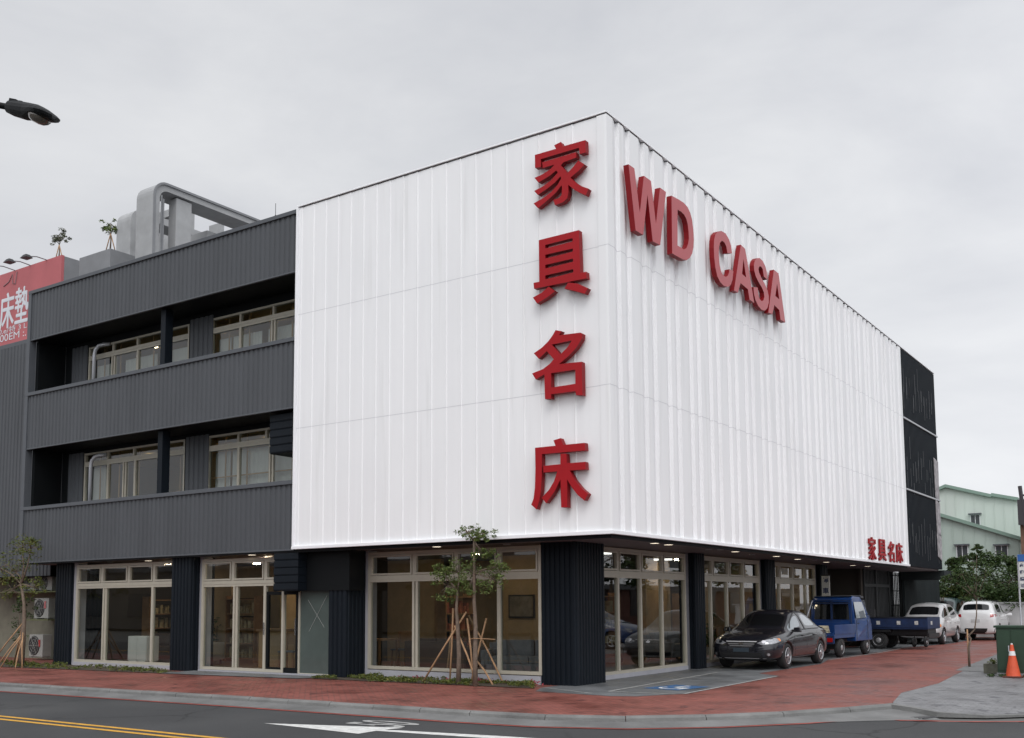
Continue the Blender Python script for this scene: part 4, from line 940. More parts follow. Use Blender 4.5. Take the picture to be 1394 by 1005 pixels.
# ---- silver compact, facing the camera in the row
SV = mat('silver_car_paint', (.55, .54, .54), .28, metal=.25, coat=1)
cmp_ = thing('parked_hatchback', 'silver white hatchback facing the camera behind the blue flatbed', 'car', (-.25, 27.0, .004), R(-90))
def hatch_st(L=1.0, H=1.0, W=1.0):
    q = lambda *a, **k: st(*a, **k)
    S = [q(-1.98, .66, .36, .86, -1.93, .52, 1.02, 1.05), q(-1.92, .80, .26, .95, -1.88, .62, 1.06, 1.09), q(-1.84, .83, .24, .96, -1.62, .59, 1.41, 1.46), q(-1.50, .845, .22, .96, -1.30, .61, 1.46, 1.51), q(-.70, .85, .2, .95, -.66, .61, 1.47, 1.52), q(-.12, .85, .2, .94, -.12, .61, 1.47, 1.53), q(-.05, .85, .2, .94, -.05, .61, 1.47, 1.53),
         q(.72, .85, .2, .92, .30, .59, 1.43, 1.48, bx=.76), q(1.12, .845, .2, .90, 1.10, .66, .97, 1.00), q(1.48, .83, .22, .83, 1.46, .60, .90, .93), q(1.78, .78, .22, .72, 1.76, .52, .80, .83), q(1.92, .62, .28, .60, 1.88, .42, .70, .72)]
    return [[(x*L, y*W, z*H) for x, y, z in s] for s in S]
def grh(i, j):
    if j == 5 and i in (3, 4): return 'side1'
    if j == 5 and i in (6, 7): return 'side2'
    if j in (6, 7) and i == 7: return 'wind'
    if j in (6, 7) and i == 1: return 'back'
body, T = car(cmp_, hatch_st(1.05, 1.06, 1.0), SV, grh, (-1.25, 1.28), wr=.31, half_w=.845, rimstyle=5)
for s in (-1, 1):
    decal('headlight', T, [(s*.42, .70), (s*.55, .62), (s*.74, .64), (s*.76, .74), (s*.60, .78)][::s], 'f', LAMP, cmp_)
    decal('fog_lamp_recess', T, [(s*.50, .42), (s*.68, .42), (s*.66, .33), (s*.52, .33)][::s], 'f', DARK, cmp_, off=.009)
decal('headlight_side', T, [(1.62, .70), (1.86, .66), (1.84, .74), (1.62, .80)], 'l', AMBER, cmp_, off=.008)
decal('grille', T, [(-.38, .70), (.38, .70), (.30, .60), (-.30, .60)], 'f', DARK, cmp_, off=.008)
decal('grille_bar', T, [(-.36, .665), (.36, .665), (.35, .645), (-.35, .645)], 'f', CHROME, cmp_, off=.014)
decal('lower_intake', T, [(-.42, .42), (.42, .42), (.46, .32), (-.46, .32)], 'f', DARK, cmp_, off=.008)
for s in 'ls': decal('door_seam', T, line([(.78, .3), (.86, .5), (.80, .87)], .004), s, DARK, cmp_, off=.004); decal('door_seam', T, line([(-.09, .28), (-.09, .90)], .004), s, DARK, cmp_, off=.004)
handles(cmp_, T, (.12, -.75), .82, SV); mirrors(cmp_, .85, .92, .80, SV)
b = MB(); b.box(-1.4, 1.0, -.6, .6, .45, .7); b.build('seats', FAB1, cmp_)

# ---- white estate seen from behind
WP = mat('white_car_paint', (.68, .68, .68), .28, coat=1)
suv = thing('parked_estate_car', 'white estate car with its tail toward the camera, furthest of the parked row', 'car', (.85, 32.6, .004), R(91))
body, T = car(suv, hatch_st(1.10, 1.12, .97), WP, grh, (-1.35, 1.38), wr=.34, half_w=.825, rimstyle=5)
for s in (-1, 1): decal('tail_lamp', T, [(s*.56, .98), (s*.82, 1.02), (s*.84, 1.10), (s*.58, 1.12)][::s], 'r', REDL, suv)
for s in 'ls': decal('tail_lamp_side', T, [(-2.06, 1.00), (-1.86, 1.05), (-1.84, 1.12), (-2.04, 1.11)], s, REDL, suv, off=.008)
decal('rear_bumper', T, [(-.75, .52), (.75, .52), (.68, .30), (-.68, .30)], 'r', DARK, suv, off=.009)
b = MB(); b.box(-2.205, -2.19, -.17, .17, .78, .90); b.build('number_plate', mat('plate_white', (.5, .5, .5), .5), suv)
for s in 'ls': decal('door_seam', T, line([(.9, .3), (.98, .5), (.9, .97)], .004), s, DARK, suv, off=.004); decal('door_seam', T, line([(-.09, .28), (-.09, .98)], .004), s, DARK, suv, off=.004)
handles(suv, T, (.12, -.85), .90, WP); mirrors(suv, .94, 1.02, .79, WP)
b = MB()
for s in (-1, 1): b.tube([(-1.5, s*.58, 1.60), (-1.3, s*.58, 1.66), (.1, s*.58, 1.67), (.3, s*.58, 1.62)], .015, 6)
b.build('roof_rail', DARK, suv)
b = MB(); b.box(-1.5, 1.0, -.6, .6, .45, .8); b.build('seats', FAB1, suv)

# ---- dark green van glimpsed between them, and the blue car at the right edge
VP = mat('teal_van_paint', (.05, .085, .085), .3, coat=1)
van = thing('parked_van', 'dark teal van roof and windscreen showing between the silver hatchback and white estate', 'van', (-1.55, 36.5, .004), R(-90))
body, T = car(van, hatch_st(1.15, 1.22, 1.0), VP, grh, (-1.4, 1.45), wr=.33, half_w=.85, rimstyle=5); mirrors(van, 1.0, 1.1, .8, VP)
BP = mat('blue_car_paint', (.03, .07, .20), .28, coat=1)
blu = thing('parked_blue_car', 'dark blue car beyond the green cabinets at the right edge', 'car', (6.75, 16.8, -.005), R(180))
body, T = car(blu, hatch_st(1.1, 1.0, 1.0), BP, grh, (-1.35, 1.38), wr=.32, half_w=.85, rimstyle=5)
for s in (-1, 1): decal('headlight', T, [(s*.42, .70), (s*.55, .62), (s*.74, .64), (s*.76, .74), (s*.60, .78)][::s], 'f', LAMP, blu)
handles(blu, T, (.12, -.75), .82, BP); mirrors(blu, .9, .92, .8, BP)

# ---- blue mini pickup seen from behind
TB = mat('blue_truck_paint', (.006, .040, .16), .35, coat=.4, var=.12, vs=3)
TBD = mat('blue_truck_worn', (.006, .020, .070), .55, var=.3, vs=5)
def wheel(root, x, y, r, wd, s, m=RIM):
    b = MB(); b.lathe([(rr_, -s*h) for rr_, h in ((r*.6, 0), (r*.93, 0), (r, .03), (r, wd-.03), (r*.93, wd), (r*.5, wd))], (x, y, r), ax='y', n=26); t = b.build('wheel', RUB, root, smooth=True)
    b = MB(); b.lathe([(r*.63, s*.006), (r*.56, -s*.015), (r*.42, -s*.05), (r*.36, -s*.01), (r*.2, s*.012), (.001, s*.014)], (x, y, r), ax='y', n=26, cap=False); b.build('rim', m, t, smooth=True)
STEEL = mat('painted_steel_rim', (.42, .42, .43), .4, metal=.5)
pk = thing('blue_pickup', 'bright blue mini pickup seen from behind, machinery in its open bed', 'pickup truck', (-.62, 15.55, .004), R(87))
# local x forward; bed -1.9..-.2, cab -.2..1.45
b = MB(); b.box(-1.85, 1.2, -.45, .45, .42, .52); b.box(-1.5, -1.2, -.6, .6, .25, .4); b.build('chassis', DARK, pk)
b = MB(); b.box(-1.9, -.10, -.72, .72, .58, .70); b.box(-1.9, -.12, -.735, -.70, .70, .98); b.box(-1.9, -.12, .70, .735, .70, .98); b.box(-.15, -.12, -.70, .70, .70, 1.02)
b.box(-1.92, -1.89, -.72, .72, .44, .68); pkb = b.build('cargo_bed', TB, pk, bevel=.008)
b = MB(); b.box(-1.95, -1.92, -.70, .70, .42, .66); b.build('tailgate', TBD, pk, bevel=.006)
# cab: lofted shell
def cabshell(b, pts, w0, w1, mi=0):   # side outline pts (x,z,tumble 0..1)
    n = len(pts); vs = [(x, -(w0+(w1-w0)*t), z) for x, z, t in pts]+[(x, (w0+(w1-w0)*t), z) for x, z, t in pts]
    b.add(vs, [tuple(range(n-1, -1, -1)), tuple(range(n, 2*n))]+[(i, (i+1) % n, (i+1) % n+n, i+n) for i in range(n)], mi)
b = MB(); cabshell(b, [(-.08, .45, 0), (-.08, 1.10, 0), (-.02, 1.78, 1), (.10, 1.84, 1), (.72, 1.82, 1), (.86, 1.74, 1), (1.30, 1.12, 0), (1.46, .95, 0), (1.50, .45, 0)], .73, .62)
cab = b.build('cab', TB, pk, bevel=.03, smooth=False, seg=3)
b = MB(); b.add([(-.10, -.56, 1.12), (-.10, .56, 1.12), (-.055, .52, 1.66), (-.055, -.52, 1.66)], [(0, 1, 2, 3)]); b.build('rear_window', CARGL, pk)
b = MB(); b.box(-.115, -.09, -.03, .03, 1.1, 1.68); b.box(-.16, -.13, -.62, .62, 1.60, 1.64); b.tube([(-.15, -.64, 1.0), (-.15, -.64, 1.70), (-.15, .64, 1.70), (-.15, .64, 1.0)], .02, 6); b.build('headboard_frame', TBD, pk)
for s in (-1, 1):
    b = MB(); q = [(.05, s*.705, 1.16), (1.12, s*.705, 1.16), (.80, s*.635, 1.66), (.05, s*.635, 1.66)]; q = [(x, y+s*.012+(s*.006), z) for x, y, z in q]; b.add(q, [(0, 1, 2, 3)]); b.build('side_window', CARGLP, pk)
    b = MB(); b.tube([(1.05, s*.72, 1.25), (1.15, s*.88, 1.30)], .012, 5); b.box(1.12, 1.18, s*.80, s*.95, 1.18, 1.42); b.build('wing_mirror', DARK, pk)
    b = MB(); b.box(-.02, -.0, s*.745, s*.752, .5, 1.1); b.box(1.02, 1.035, s*.745, s*.752, .5, 1.1); b.box(.08, .2, s*.745, s*.765, .98, 1.01); b.build('door_seam', DARK, pk)
    wheel(pk, -1.25, s*.70, .29, .15, s, STEEL); wheel(pk, 1.0, s*.72, .29, .15, s, STEEL)
    b = MB(); b.box(-1.97, -1.94, s*.52, s*.68, .48, .60); b.build('tail_lamp', REDL, pk)
b = MB(); b.add([(.91, -.58, 1.70), (.91, .58, 1.70), (1.28, .66, 1.18), (1.28, -.66, 1.18)], [(0, 1, 2, 3)]); b.build('windscreen', CARGL, pk)
b = MB(); b.box(-.02, .95, -.60, .60, 1.845, 1.86); b.box(.9, 1.15, -.60, .60, 1.80, 1.83); b.build('roof_rack', mat('rack_grey', (.12, .13, .15), .5), pk)
# load in the bed: beige engine cover and coil of hose, a barrow handle
ld = thing('beige_machine', 'beige machine casing standing in the bed of the blue pickup', 'machine', (-1.14, 13.95, .71), R(87))
b = MB(); b.prism([(-.30, 0), (.30, 0), (.30, .30), (.18, .46), (-.12, .50), (-.30, .36)], [], lambda u, v, d: (u, d, v), -.17, .17); b.build('casing', mat('beige_casing', (.42, .36, .26), .6, var=.2), ld, bevel=.02)
b = MB()
for k in range(4): b.box(-.2+k*.1, -.16+k*.1, -.182, -.172, .1, .32)
b.tube([(.2, -.1, .4), (.5, -.12, .75), (.8, -.1, 1.0)], .018, 6); b.build('handle_bar', GALV, ld)
hs = MB()
for k in range(5): hs.tube([(.22*math.cos(R(a))*(1-.05*k), .20*math.sin(R(a)), .03+k*.045) for a in range(0, 361, 20)], .022, 6)
tag(hs.build('hose_coil', mat('hose_beige', (.45, .40, .28), .7), smooth=True), 'coil of beige hose on the floor of the blue pickup bed', 'hose').location = (-.52, 14.1, .72)

# ---- blue flatbed truck, parked across with its bed toward the lane
fb = thing('blue_flatbed', 'dark blue flatbed with white stickers on its side boards, parked nose-in before the garage', 'flatbed truck', (-.9, 21.3, .004), R(178))
# local x forward (towards -X world); bed from x=-2.3 to .1
b = MB(); b.box(-1.95, 1.2, -.42, .42, .46, .58); b.build('chassis', DARK, fb)
b = MB(); b.box(-2.05, .35, -.80, .80, .70, .76); b.box(-2.05, .35, -.82, -.79, .76, 1.10); b.box(-2.05, .35, .79, .82, .76, 1.10); b.box(-2.08, -2.05, -.82, .82, .72, 1.11); b.box(.33, .36, -.79, .79, .76, 1.16)
b.build('cargo_bed', TBD, fb, bevel=.008)
b = MB()
for x in (-1.7, -1.1, -.4, .15): b.box(x-.06, x+.06, .821, .826, .86, .99)
b.box(-2.087, -2.081, .25, .45, .86, .98)
b.build('sticker', mat('white_sticker', (.5, .5, .48), .6, var=.3, vs=12), fb)
b = MB(); b.box(-2.06, .35, .80, .835, 1.085, 1.115); b.box(-2.06, .35, -.835, -.80, 1.085, 1.115); b.box(-2.0, .3, -.55, .55, .5, .7); b.build('bed_rail', DARK, fb)
b = MB(); cabshell(b, [(.45, .45, 0), (.45, 1.10, 0), (.5, 1.74, 1), (.62, 1.80, 1), (1.15, 1.78, 1), (1.30, 1.70, 1), (1.68, 1.12, 0), (1.82, .95, 0), (1.86, .45, 0)], .73, .62); b.build('cab', mat('navy_cab', (.01, .02, .05), .4, coat=.5), fb, bevel=.03, seg=3)
for s in (-1, 1):
    wheel(fb, -.35, s*.70, .31, .16, s, STEEL); wheel(fb, 1.35, s*.72, .31, .16, s, STEEL)
    b = MB(); b.box(-.8, .1, s*.60, s*.78, .60, .68); b.build('mudguard', DARK, fb)
b = MB(); b.box(-2.08, -2.0, -.7, .7, .42, .56); b.build('rear_bumper', DARK, fb)
hd = thing('hand_trolley', 'small wheeled hand trolley leaning behind the blue flatbed', 'trolley', (.35, 22.7, .004), R(80))
b = MB(); b.tube([(0, -.18, .2), (-.1, -.18, .8)], .015, 6); b.tube([(0, .18, .2), (-.1, .18, .8)], .015, 6); b.tube([(-.1, -.18, .8), (-.1, .18, .8)], .015, 6); b.box(0, .25, -.2, .2, .08, .1); b.build('frame', DARK, hd)
for s in (-1, 1): wheel(hd, 0, s*.25, .19, .06, s, STEEL)
# ================================================================== plants
LG1 = leafmat('leaf_young', [(.05, .085, .018), (.09, .13, .03), (.13, .17, .045), (.06, .095, .022), (.17, .20, .06)])
LG2 = leafmat('leaf_dark', [(.018, .040, .010), (.035, .065, .016), (.055, .09, .022), (.022, .05, .012), (.075, .105, .03)])
LG3 = leafmat('leaf_yellow', [(.06, .085, .015), (.11, .12, .02), (.05, .08, .02), (.16, .14, .03)])
LG4 = leafmat('leaf_grey', [(.08, .095, .06), (.12, .13, .08), (.10, .10, .07)])
def leaves(b, c, rad, n, sz, rr, flat=.6):
    for _ in range(n):
        while True:
            p = Vector((rr.uniform(-1, 1), rr.uniform(-1, 1), rr.uniform(-1, 1)))
            if p.length < 1: break
        p = Vector((c[0]+p.x*rad[0], c[1]+p.y*rad[1], c[2]+p.z*rad[2]))
        d = Vector((rr.gauss(0, 1), rr.gauss(0, 1), rr.gauss(0, flat))).normalized(); u = d.orthogonal().normalized(); u.rotate(Matrix.Rotation(rr.uniform(0, 6.28), 3, d)); s = sz*rr.uniform(.6, 1.3); n_ = d.cross(u)
        b.add([p-d*s, p+u*s*.42+n_*s*.08, p+d*s, p-u*s*.42+n_*s*.08], [(0, 1, 2, 3)])
def tree(name, label, cat, loc, trunk, r0, blobs, lm, leaf=.05, nl=60, sub=7, seed=1, group=None, limbs=True, spread=.45, tm=None):
    """trunk: polyline of the main stem; blobs: (centre, radii) of leaf masses, each broken into `sub` clumps"""
    rr = random.Random(seed); t = thing(name, label, cat, loc, 0, group)
    b = MB(); n = len(trunk); b.tube(trunk, [r0*(1-.55*i/(n-1)) for i in range(n)], 9)
    lf = MB()
    for c, rad in blobs:
        c = Vector(c); top = Vector(trunk[-1]) if limbs else c
        start = min((Vector(p) for p in trunk[len(trunk)//2:]), key=lambda p: (p-c).length)
        mid = start.lerp(c, .5)+Vector((rr.uniform(-.1, .1), rr.uniform(-.1, .1), rr.uniform(0, .12)))*rad[0]
        if (c-start).length > .02: b.tube([start, mid, c], [r0*.42, r0*.28, r0*.16], 6)
        for k in range(sub):
            while True:
                q = Vector((rr.uniform(-1, 1), rr.uniform(-1, 1), rr.uniform(-1, 1)))
                if .25 < q.length < 1: break
            q = Vector((c.x+q.x*rad[0], c.y+q.y*rad[1], c.z+q.z*rad[2]))
            b.tube([c, c.lerp(q, .5)+Vector((rr.uniform(-.05, .05), rr.uniform(-.05, .05), rr.uniform(-.02, .08)))*rad[0], q], [r0*.15, r0*.10, r0*.05], 4)
            rs = min(rad)*spread*rr.uniform(.6, 1.25); leaves(lf, q, (rs*1.15, rs*1.15, rs*.75), int(nl*rr.uniform(.5, 1.3)), leaf, rr)
    b.build('trunk', tm or BARK, t, smooth=True); lf.build('crown', lm, t)
    return t
def stake(root, pts, r=.022):
    b = MB(); b.tube(pts, r, 7); b.build('stake', STAKE, root, smooth=True)
# pair of young trees in front of the shop window
pA, pB = yp(624, 926, .05), yp(647, 930, -.12)
ta = tree('young_tree', 'young tree with brown trunk, left one of the staked pair before the window', 'tree', (pA.x, pA.y, 0), [(0, 0, 0), (.02, 0, .6), (-.03, .02, 1.2), (-.05, 0, 1.55), (-.02, 0, 1.95)], .055,
     [((-.25, -.05, 2.05), (.32, .30, .34)), ((-.38, -.05, 2.35), (.26, .25, .20)), ((.05, -.05, 2.3), (.30, .25, .28))], LG1, .030, 34, 16, 3, group='pair of staked young trees')
tb = tree('young_tree', 'taller young tree, right one of the staked pair, crown reaching the white wall', 'tree', (pB.x, pB.y, 0), [(0, 0, 0), (.0, 0, .6), (.0, .02, 1.2), (-.02, 0, 1.7), (.04, -.08, 2.3), (.10, -.16, 2.95)], .055,
     [((.0, -.05, 2.22), (.40, .30, .34)), ((.48, -.1, 2.16), (.34, .28, .30)), ((.66, -.1, 2.40), (.20, .2, .24)), ((-.02, -.22, 3.12), (.36, .25, .16)), ((.40, -.22, 3.06), (.32, .22, .14)), ((.28, -.1, 2.70), (.26, .2, .16))], LG1, .030, 34, 16, 8, group='pair of staked young trees')
def pxs(root, lst, yv):
    o = Vector(root.location)
    for a, c, dy in lst:
        g = gp(*a); h = yp(c[0], c[1], g.y+dy); stake(root, [tuple(g-o-Vector((0, 0, .05))), tuple((g+h)/2-o+Vector((.01, 0, .01))), tuple(h-o)], .020)
pxs(ta, [((573, 930), (635, 833), .25), ((612, 930), (617, 828), .0), ((652, 934), (619, 852), .15), ((607, 925), (614, 862), .0)], 0)
pxs(tb, [((687, 931), (638, 838), .3), ((673, 933), (647, 897), .2), ((645, 932), (636, 842), .0), ((640, 930), (662, 842), .3)], 0)
b = MB(); b.tube([(-.12, 0, .95), (0, -.06, .97), (.35, -.02, .96), (.46, .05, .95)], .008, 5); b.build('tie', STAKE, tb)
# left tree with a spread of props
pL = gp(29, 908); 
tl = tree('leaning_tree', 'sparse yellow-green tree on many props at the left edge', 'tree', (pL.x, pL.y, 0), [(0, 0, 0), (.03, 0, .7), (.06, 0, 1.3), (.02, 0, 1.75), (-.15, 0, 2.3)], .075,
     [((-.45, 0, 2.65), (.55, .5, .40)), ((-.2, .0, 3.3), (.5, .45, .40)), ((-.6, 0, 2.15), (.5, .5, .35)), ((.25, .0, 3.3), (.25, .3, .35)), ((.5, 0, 2.2), (.35, .3, .30)), ((-1.3, 0, 2.8), (.5, .5, .6))], LG3, .040, 26, 11, 5)
for dx, dy, hx in ((-1.1, -.3, 1.25), (-.75, .2, 1.3), (-.55, -.4, .95), (-.25, -.45, .9), (.55, -.3, 1.05), (.42, -.42, .8), (-.95, .3, .95)): stake(tl, [(dx, dy, 0), (dx*.45, dy*.5, hx*.55), (.03, 0, hx)], .017)
for k in range(2):
    p = gp(6+k*7, 906); tree('thin_shrub', ['thin dark shrub at the left edge behind the props', 'second thin shrub, nearer the staked tree'][k], 'shrub', (p.x-.3, p.y+.6, 0), [(0, 0, 0), (.05, 0, .8), (-.05, 0, 1.5)], .02, [((-.1, 0, 1.2), (.3, .25, .5)), ((.1, 0, 1.7), (.25, .25, .3))], LG2, .04, 22, 7, 40+k, group='thin shrubs at the left edge')
# young tree with the bent stem on the right pavement
pR = gp(1320, 908)
tr_ = tree('slender_tree', 'slender tree with a bent stem in a slab near the green cabinets', 'tree', (pR.x, pR.y, 0), [(0, 0, 0), (0, 0, .5), (.06, 0, .72), (.02, 0, .80), (.16, 0, .95), (.22, 0, 1.3), (.24, 0, 1.7)], .028,
     [((.12, 0, 1.98), (.36, .3, .28)), ((-.08, 0, 2.35), (.42, .35, .22)), ((.45, 0, 2.25), (.34, .3, .28)), ((.2, 0, 2.66), (.32, .3, .20)), ((.30, 0, 3.0), (.14, .14, .12)), ((-.36, 0, 2.25), (.22, .2, .14))], LG2, .038, 40, 9, 12)
stake(tr_, [(-.02, .02, 0), (-.02, .02, .95)], .018)
# background trees
bgs = [(1293, 785, 40, 1.3, 'broad dark tree next to the black end bay'), (1334, 782, 38, 1.7, 'dense green tree before the green warehouse, middle of the row'), (1376, 788, 36, 1.6, 'dark tree behind the green cabinets, rightmost of the row')]
for k, (px, py, Yv, sc, lab) in enumerate(bgs):
    c = yp(px, py, Yv); h = c.z
    tree('background_tree', lab, 'tree', (c.x, Yv, 0), [(0, 0, 0), (.05, 0, h*.35), (0, 0, h*.6)], .07, [((0, 0, h*.98), (.9*sc, .8, .42*sc)), ((-.7*sc, 0, h*.8), (.6*sc, .7, .40*sc)), ((.7*sc, 0, h*.8), (.6*sc, .7, .40*sc)), ((.1, 0, h*.62), (1.0*sc, .8, .35*sc)), ((.2*sc, .1, h*1.22), (.5*sc, .5, .3*sc))],
         LG2, .085, 95, 13, 20+k, group='trees before the green warehouse', spread=.6)
for k, (px, py, Yv, r, lab) in enumerate([(1296, 795, 38, .95, 'spiky light green bush by the black bay'), (1328, 816, 42, 1.1, 'low dark hedge bush behind the estate car'), (1352, 812, 36, .9, 'rounded dark bush below the middle tree'), (1276, 790, 36, .6, 'small bush against the end bay wall'), (1385, 815, 38, .9, 'dark bush behind the sign pole')]):
    c = yp(px, py, Yv); rr = random.Random(60+k); t = thing('bush', lab, 'bush', (c.x, Yv, 0), 0, 'bushes before the green warehouse'); b = MB()
    for i in range(13): leaves(b, (rr.uniform(-1, 1)*r*.7, rr.uniform(-.4, .4)*r, c.z*rr.uniform(.25, 1.0)), (r*.38, r*.38, r*.28), 60, .08, rr)
    b.build('foliage', LG3 if k in (0,) else LG2, t); b = MB()
    for i in range(5): b.tube([(rr.uniform(-.2, .2), 0, 0), (rr.uniform(-.5, .5)*r, 0, c.z*.7)], .03, 5)
    b.build('stem', BARK, t)
# planting beds
def bed(name, poly, n, seed, lab, z0=.0):
    rr = random.Random(seed); xs = [p[0] for p in poly]; ys = [p[1] for p in poly]; b = MB()
    def inside(x, y):
        c = False; j = len(poly)-1
        for i in range(len(poly)):
            xi, yi = poly[i]; xj, yj = poly[j]
            if (yi > y) != (yj > y) and x < (xj-xi)*(y-yi)/(yj-yi)+xi: c = not c
            j = i
        return c
    k = 0
    while k < n:
        x, y = rr.uniform(min(xs), max(xs)), rr.uniform(min(ys), max(ys))
        if not inside(x, y) or math.sin(x*3.1+math.sin(y*5)*1.5)+math.sin(x*1.3+2+y*4) < -.5: continue
        h = (.03+.05*abs(math.sin(x*2.3+y)+math.sin(x*5.1))*.5)*rr.uniform(.5, 1.3)
        leaves(b, (x, y, h), (.06, .06, .035), 9, .028, rr); k += 1
    return tag(b.build(name, LG3 if seed % 2 else LG1), lab, kind='stuff')
SOIL = mat('soil', (.06, .045, .03), .95, var=.3, vs=8, bump=.5)
b1 = [(-22.5, -1.5), (-15.2, -.95), (-12.2, -.75), (-12.4, -.2), (-13.4, .2), (-18.8, .3), (-22.5, .4)]; b2 = [(-7.6, -.25), (-4.9, -.12), (-1.75, -.02), (-2.3, .75), (-2.4, .88), (-7.0, .88), (-7.3, .5), (-7.9, .2)]
sheet('planting_bed_soil', b1, .012, SOIL); sheet('planting_bed_soil', b2, .012, SOIL)
bed('ground_cover', b1, 520, 1, 'low green ground cover along the charcoal wing'); bed('ground_cover', b2, 620, 3, 'low green ground cover under the staked trees')
rr = random.Random(9); b = MB()
for i in range(26):
    x = rr.uniform(-7.3, -1.9) if i > 8 else rr.uniform(-2.7, -2.0); y = rr.uniform(.45, .85); leaves(b, (x, y, .06), (.12, .05, .04), 7, .03, rr)
tag(b.build('red_flowers', mat('red_bracts', (.28, .02, .04), .7)), 'scattered red flowers among the ground cover by the shop window', kind='stuff')
sheet('entrance_slab', [(-12.3, -.8), (-7.9, -.42), (-7.6, .33), (-12.4, .33)], .014, PK)

# ================================================================== neighbours and rooftops
NB = thing('corrugated_neighbour', 'low charcoal corrugated building at the left edge with a plain wall below', 'building', (0, 0, 0))
b = MB(); b.strip(corr(-27, -20.1, .19, .022, off=-1.0), fL, 2.62, 10.12); b.build('corrugated_wall', GREY, NB)
b = MB(); b.box(-27, -20.07, 1.0, 1.25, 10.10, 10.26); b.build('flashing', GREYT, NB, bevel=.01)
b = MB(); b.box(-27, -20.1, 1.03, 10, 2.6, 10.1); b.build('core', BLACKM, NB)
b = MB(); b.box(-27, -18.72, 2.2, 2.4, 0, 2.93); b.build('lower_wall', mat('olive_plaster', (.17, .165, .125), .85, var=.25, vs=2), NB)
AX = lambda px: yp(px, 850, 1.55).x
b = MB(); b.box(-24.5, -18.75, 1.35, 2.2, 2.12, 2.16); b.box(AX(44), AX(73), 1.35, 2.2, 1.24, 1.28); b.build('condenser_shelf', mat('olive_shelf', (.12, .13, .06), .8), NB)
ACW = mat('ac_white', (.30, .30, .28), .5, var=.08)
def condenser(x, y, z, lab, wd=.8, h=.58):
    t = thing('air_conditioner', lab, 'air conditioner', (x, y, z), 0, 'outdoor units on the neighbour wall')
    b = MB(); b.box(-wd/2, wd/2, -.15, .15, .03, h); b.box(-wd/2+.05, -wd/2+.12, -.12, .12, 0, .03); b.box(wd/2-.12, wd/2-.05, -.12, .12, 0, .03); b.build('casing', ACW, t, bevel=.012)
    b = MB(); cx = -wd*.14; b.lathe([(h*.40, -.012), (h*.43, -.004), (h*.43, .0)], (cx, -.151, h*.52), ax='y', n=24); b.build('fan_grille', DARK, t)
    b = MB()
    for k in range(6): a = R(k*60); b.tube([(cx, -.168, h*.52), (cx+math.cos(a)*h*.4, -.168, h*.52+math.sin(a)*h*.4)], .007, 4)
    for r in (.1, .2, .3): b.tube([(cx+math.cos(R(a))*r*h*1.3, -.17, h*.52+math.sin(R(a))*r*h*1.3) for a in range(0, 361, 30)], .005, 4)
    b.build('fan_guard', ACW, t); return t
condenser(AX(60), 1.7, 2.16, 'white outdoor unit on the top shelf, nearest the navy column', .70, .5)
condenser(AX(37), 1.7, 2.16, 'white outdoor unit on the top shelf, next to the left edge tree', .8, .48)
condenser(AX(55.5), 1.7, 1.28, 'white outdoor unit on the middle shelf with a red label', .78, .66)
condenser(AX(54), 1.6, .08, 'white outdoor unit standing on the ground beside the navy column', .74, .72)
for z in (1.62, .42):
    b = MB(); xq = AX(61 if z > 1 else 59); b.box(xq-.06, xq+.04, 1.535, 1.545, z, z+.22); tag(b.build('warning_sticker', REDL), None); o = bpy.data.objects['warning_sticker' if z > 1 else 'warning_sticker.001']
    par = [q for q in bpy.data.objects if q.get('category') == 'air conditioner' and q['label'].startswith('white outdoor unit on the middle' if z > 1 else 'white outdoor unit standing')][0]
    for v in o.data.vertices: v.co -= Vector(par.location)
    if z < 1:
        for v in o.data.vertices: v.co.y -= .1
    o.parent = par
# red billboard on the roof behind
OFFB = thing('red_billboard', 'red rooftop billboard with white Chinese characters behind the corrugated wall', 'billboard', (0, 0, 0))
BY = 6.0; bx1 = yp(84, 350, BY).x
BR = mat('billboard_red', (.44, .115, .125), .6, var=.12, vs=.35)
b = MB(); zt0 = 15.72
b.box(-44, bx1, BY, BY+.12, 9.0, zt0); b.build('panel', BR, OFFB)
b = MB(); b.box(-44, bx1+.01, BY+.12, 10, 9.0, zt0-.03); b.build('box', CONCD, OFFB)
BW = mat('billboard_white', (.66, .68, .72), .6)
def bt(s, px0, px1, py, h, nm, mx, off=.02):
    c = yp((px0+px1)/2, py, BY-.012); b = MB()
    wdt = abs(yp(px1, py, BY).x-yp(px0, py, BY).x)
    vs, fs = textmesh(s, 1, 0); mxx = max(v.x for v in vs); mnx = min(v.x for v in vs); my = max(v.y for v in vs); mny = min(v.y for v in vs)
    b.add([(c.x+(v.x-(mxx+mnx)/2)/(mxx-mnx)*wdt, BY-.012, c.z+(v.y-(my+mny)/2)/(my-mny)*h) for v in vs], fs)
    for q, (du, dv) in enumerate(((.012, 0), (-.012, 0), (0, .010), (0, -.010), (.009, .008), (-.009, -.008))):
        if nm == 'character': b.add([(c.x+(v.x-(mxx+mnx)/2)/(mxx-mnx)*wdt+du*2.2, BY-.010+q*.0012, c.z+(v.y-(my+mny)/2)/(my-mny)*h+dv*2.2) for v in vs], fs)
    b.build(nm, mx, OFFB)
bt('床', 0, 18.5, 423, 1.5, 'character', BW, .02); bt('墊', 20.5, 38, 415, 1.5, 'character', BW, .014)
bt('0.e/特 3 L', -2, 36, 447.5, .28, 'small_lettering', BW, .005); bt('100EM :.', -4, 35, 457.5, .30, 'small_lettering', BW, .005)
b = MB(); q = yp(14, 384, BY-.01)   # faint grey bird-like logo stroke
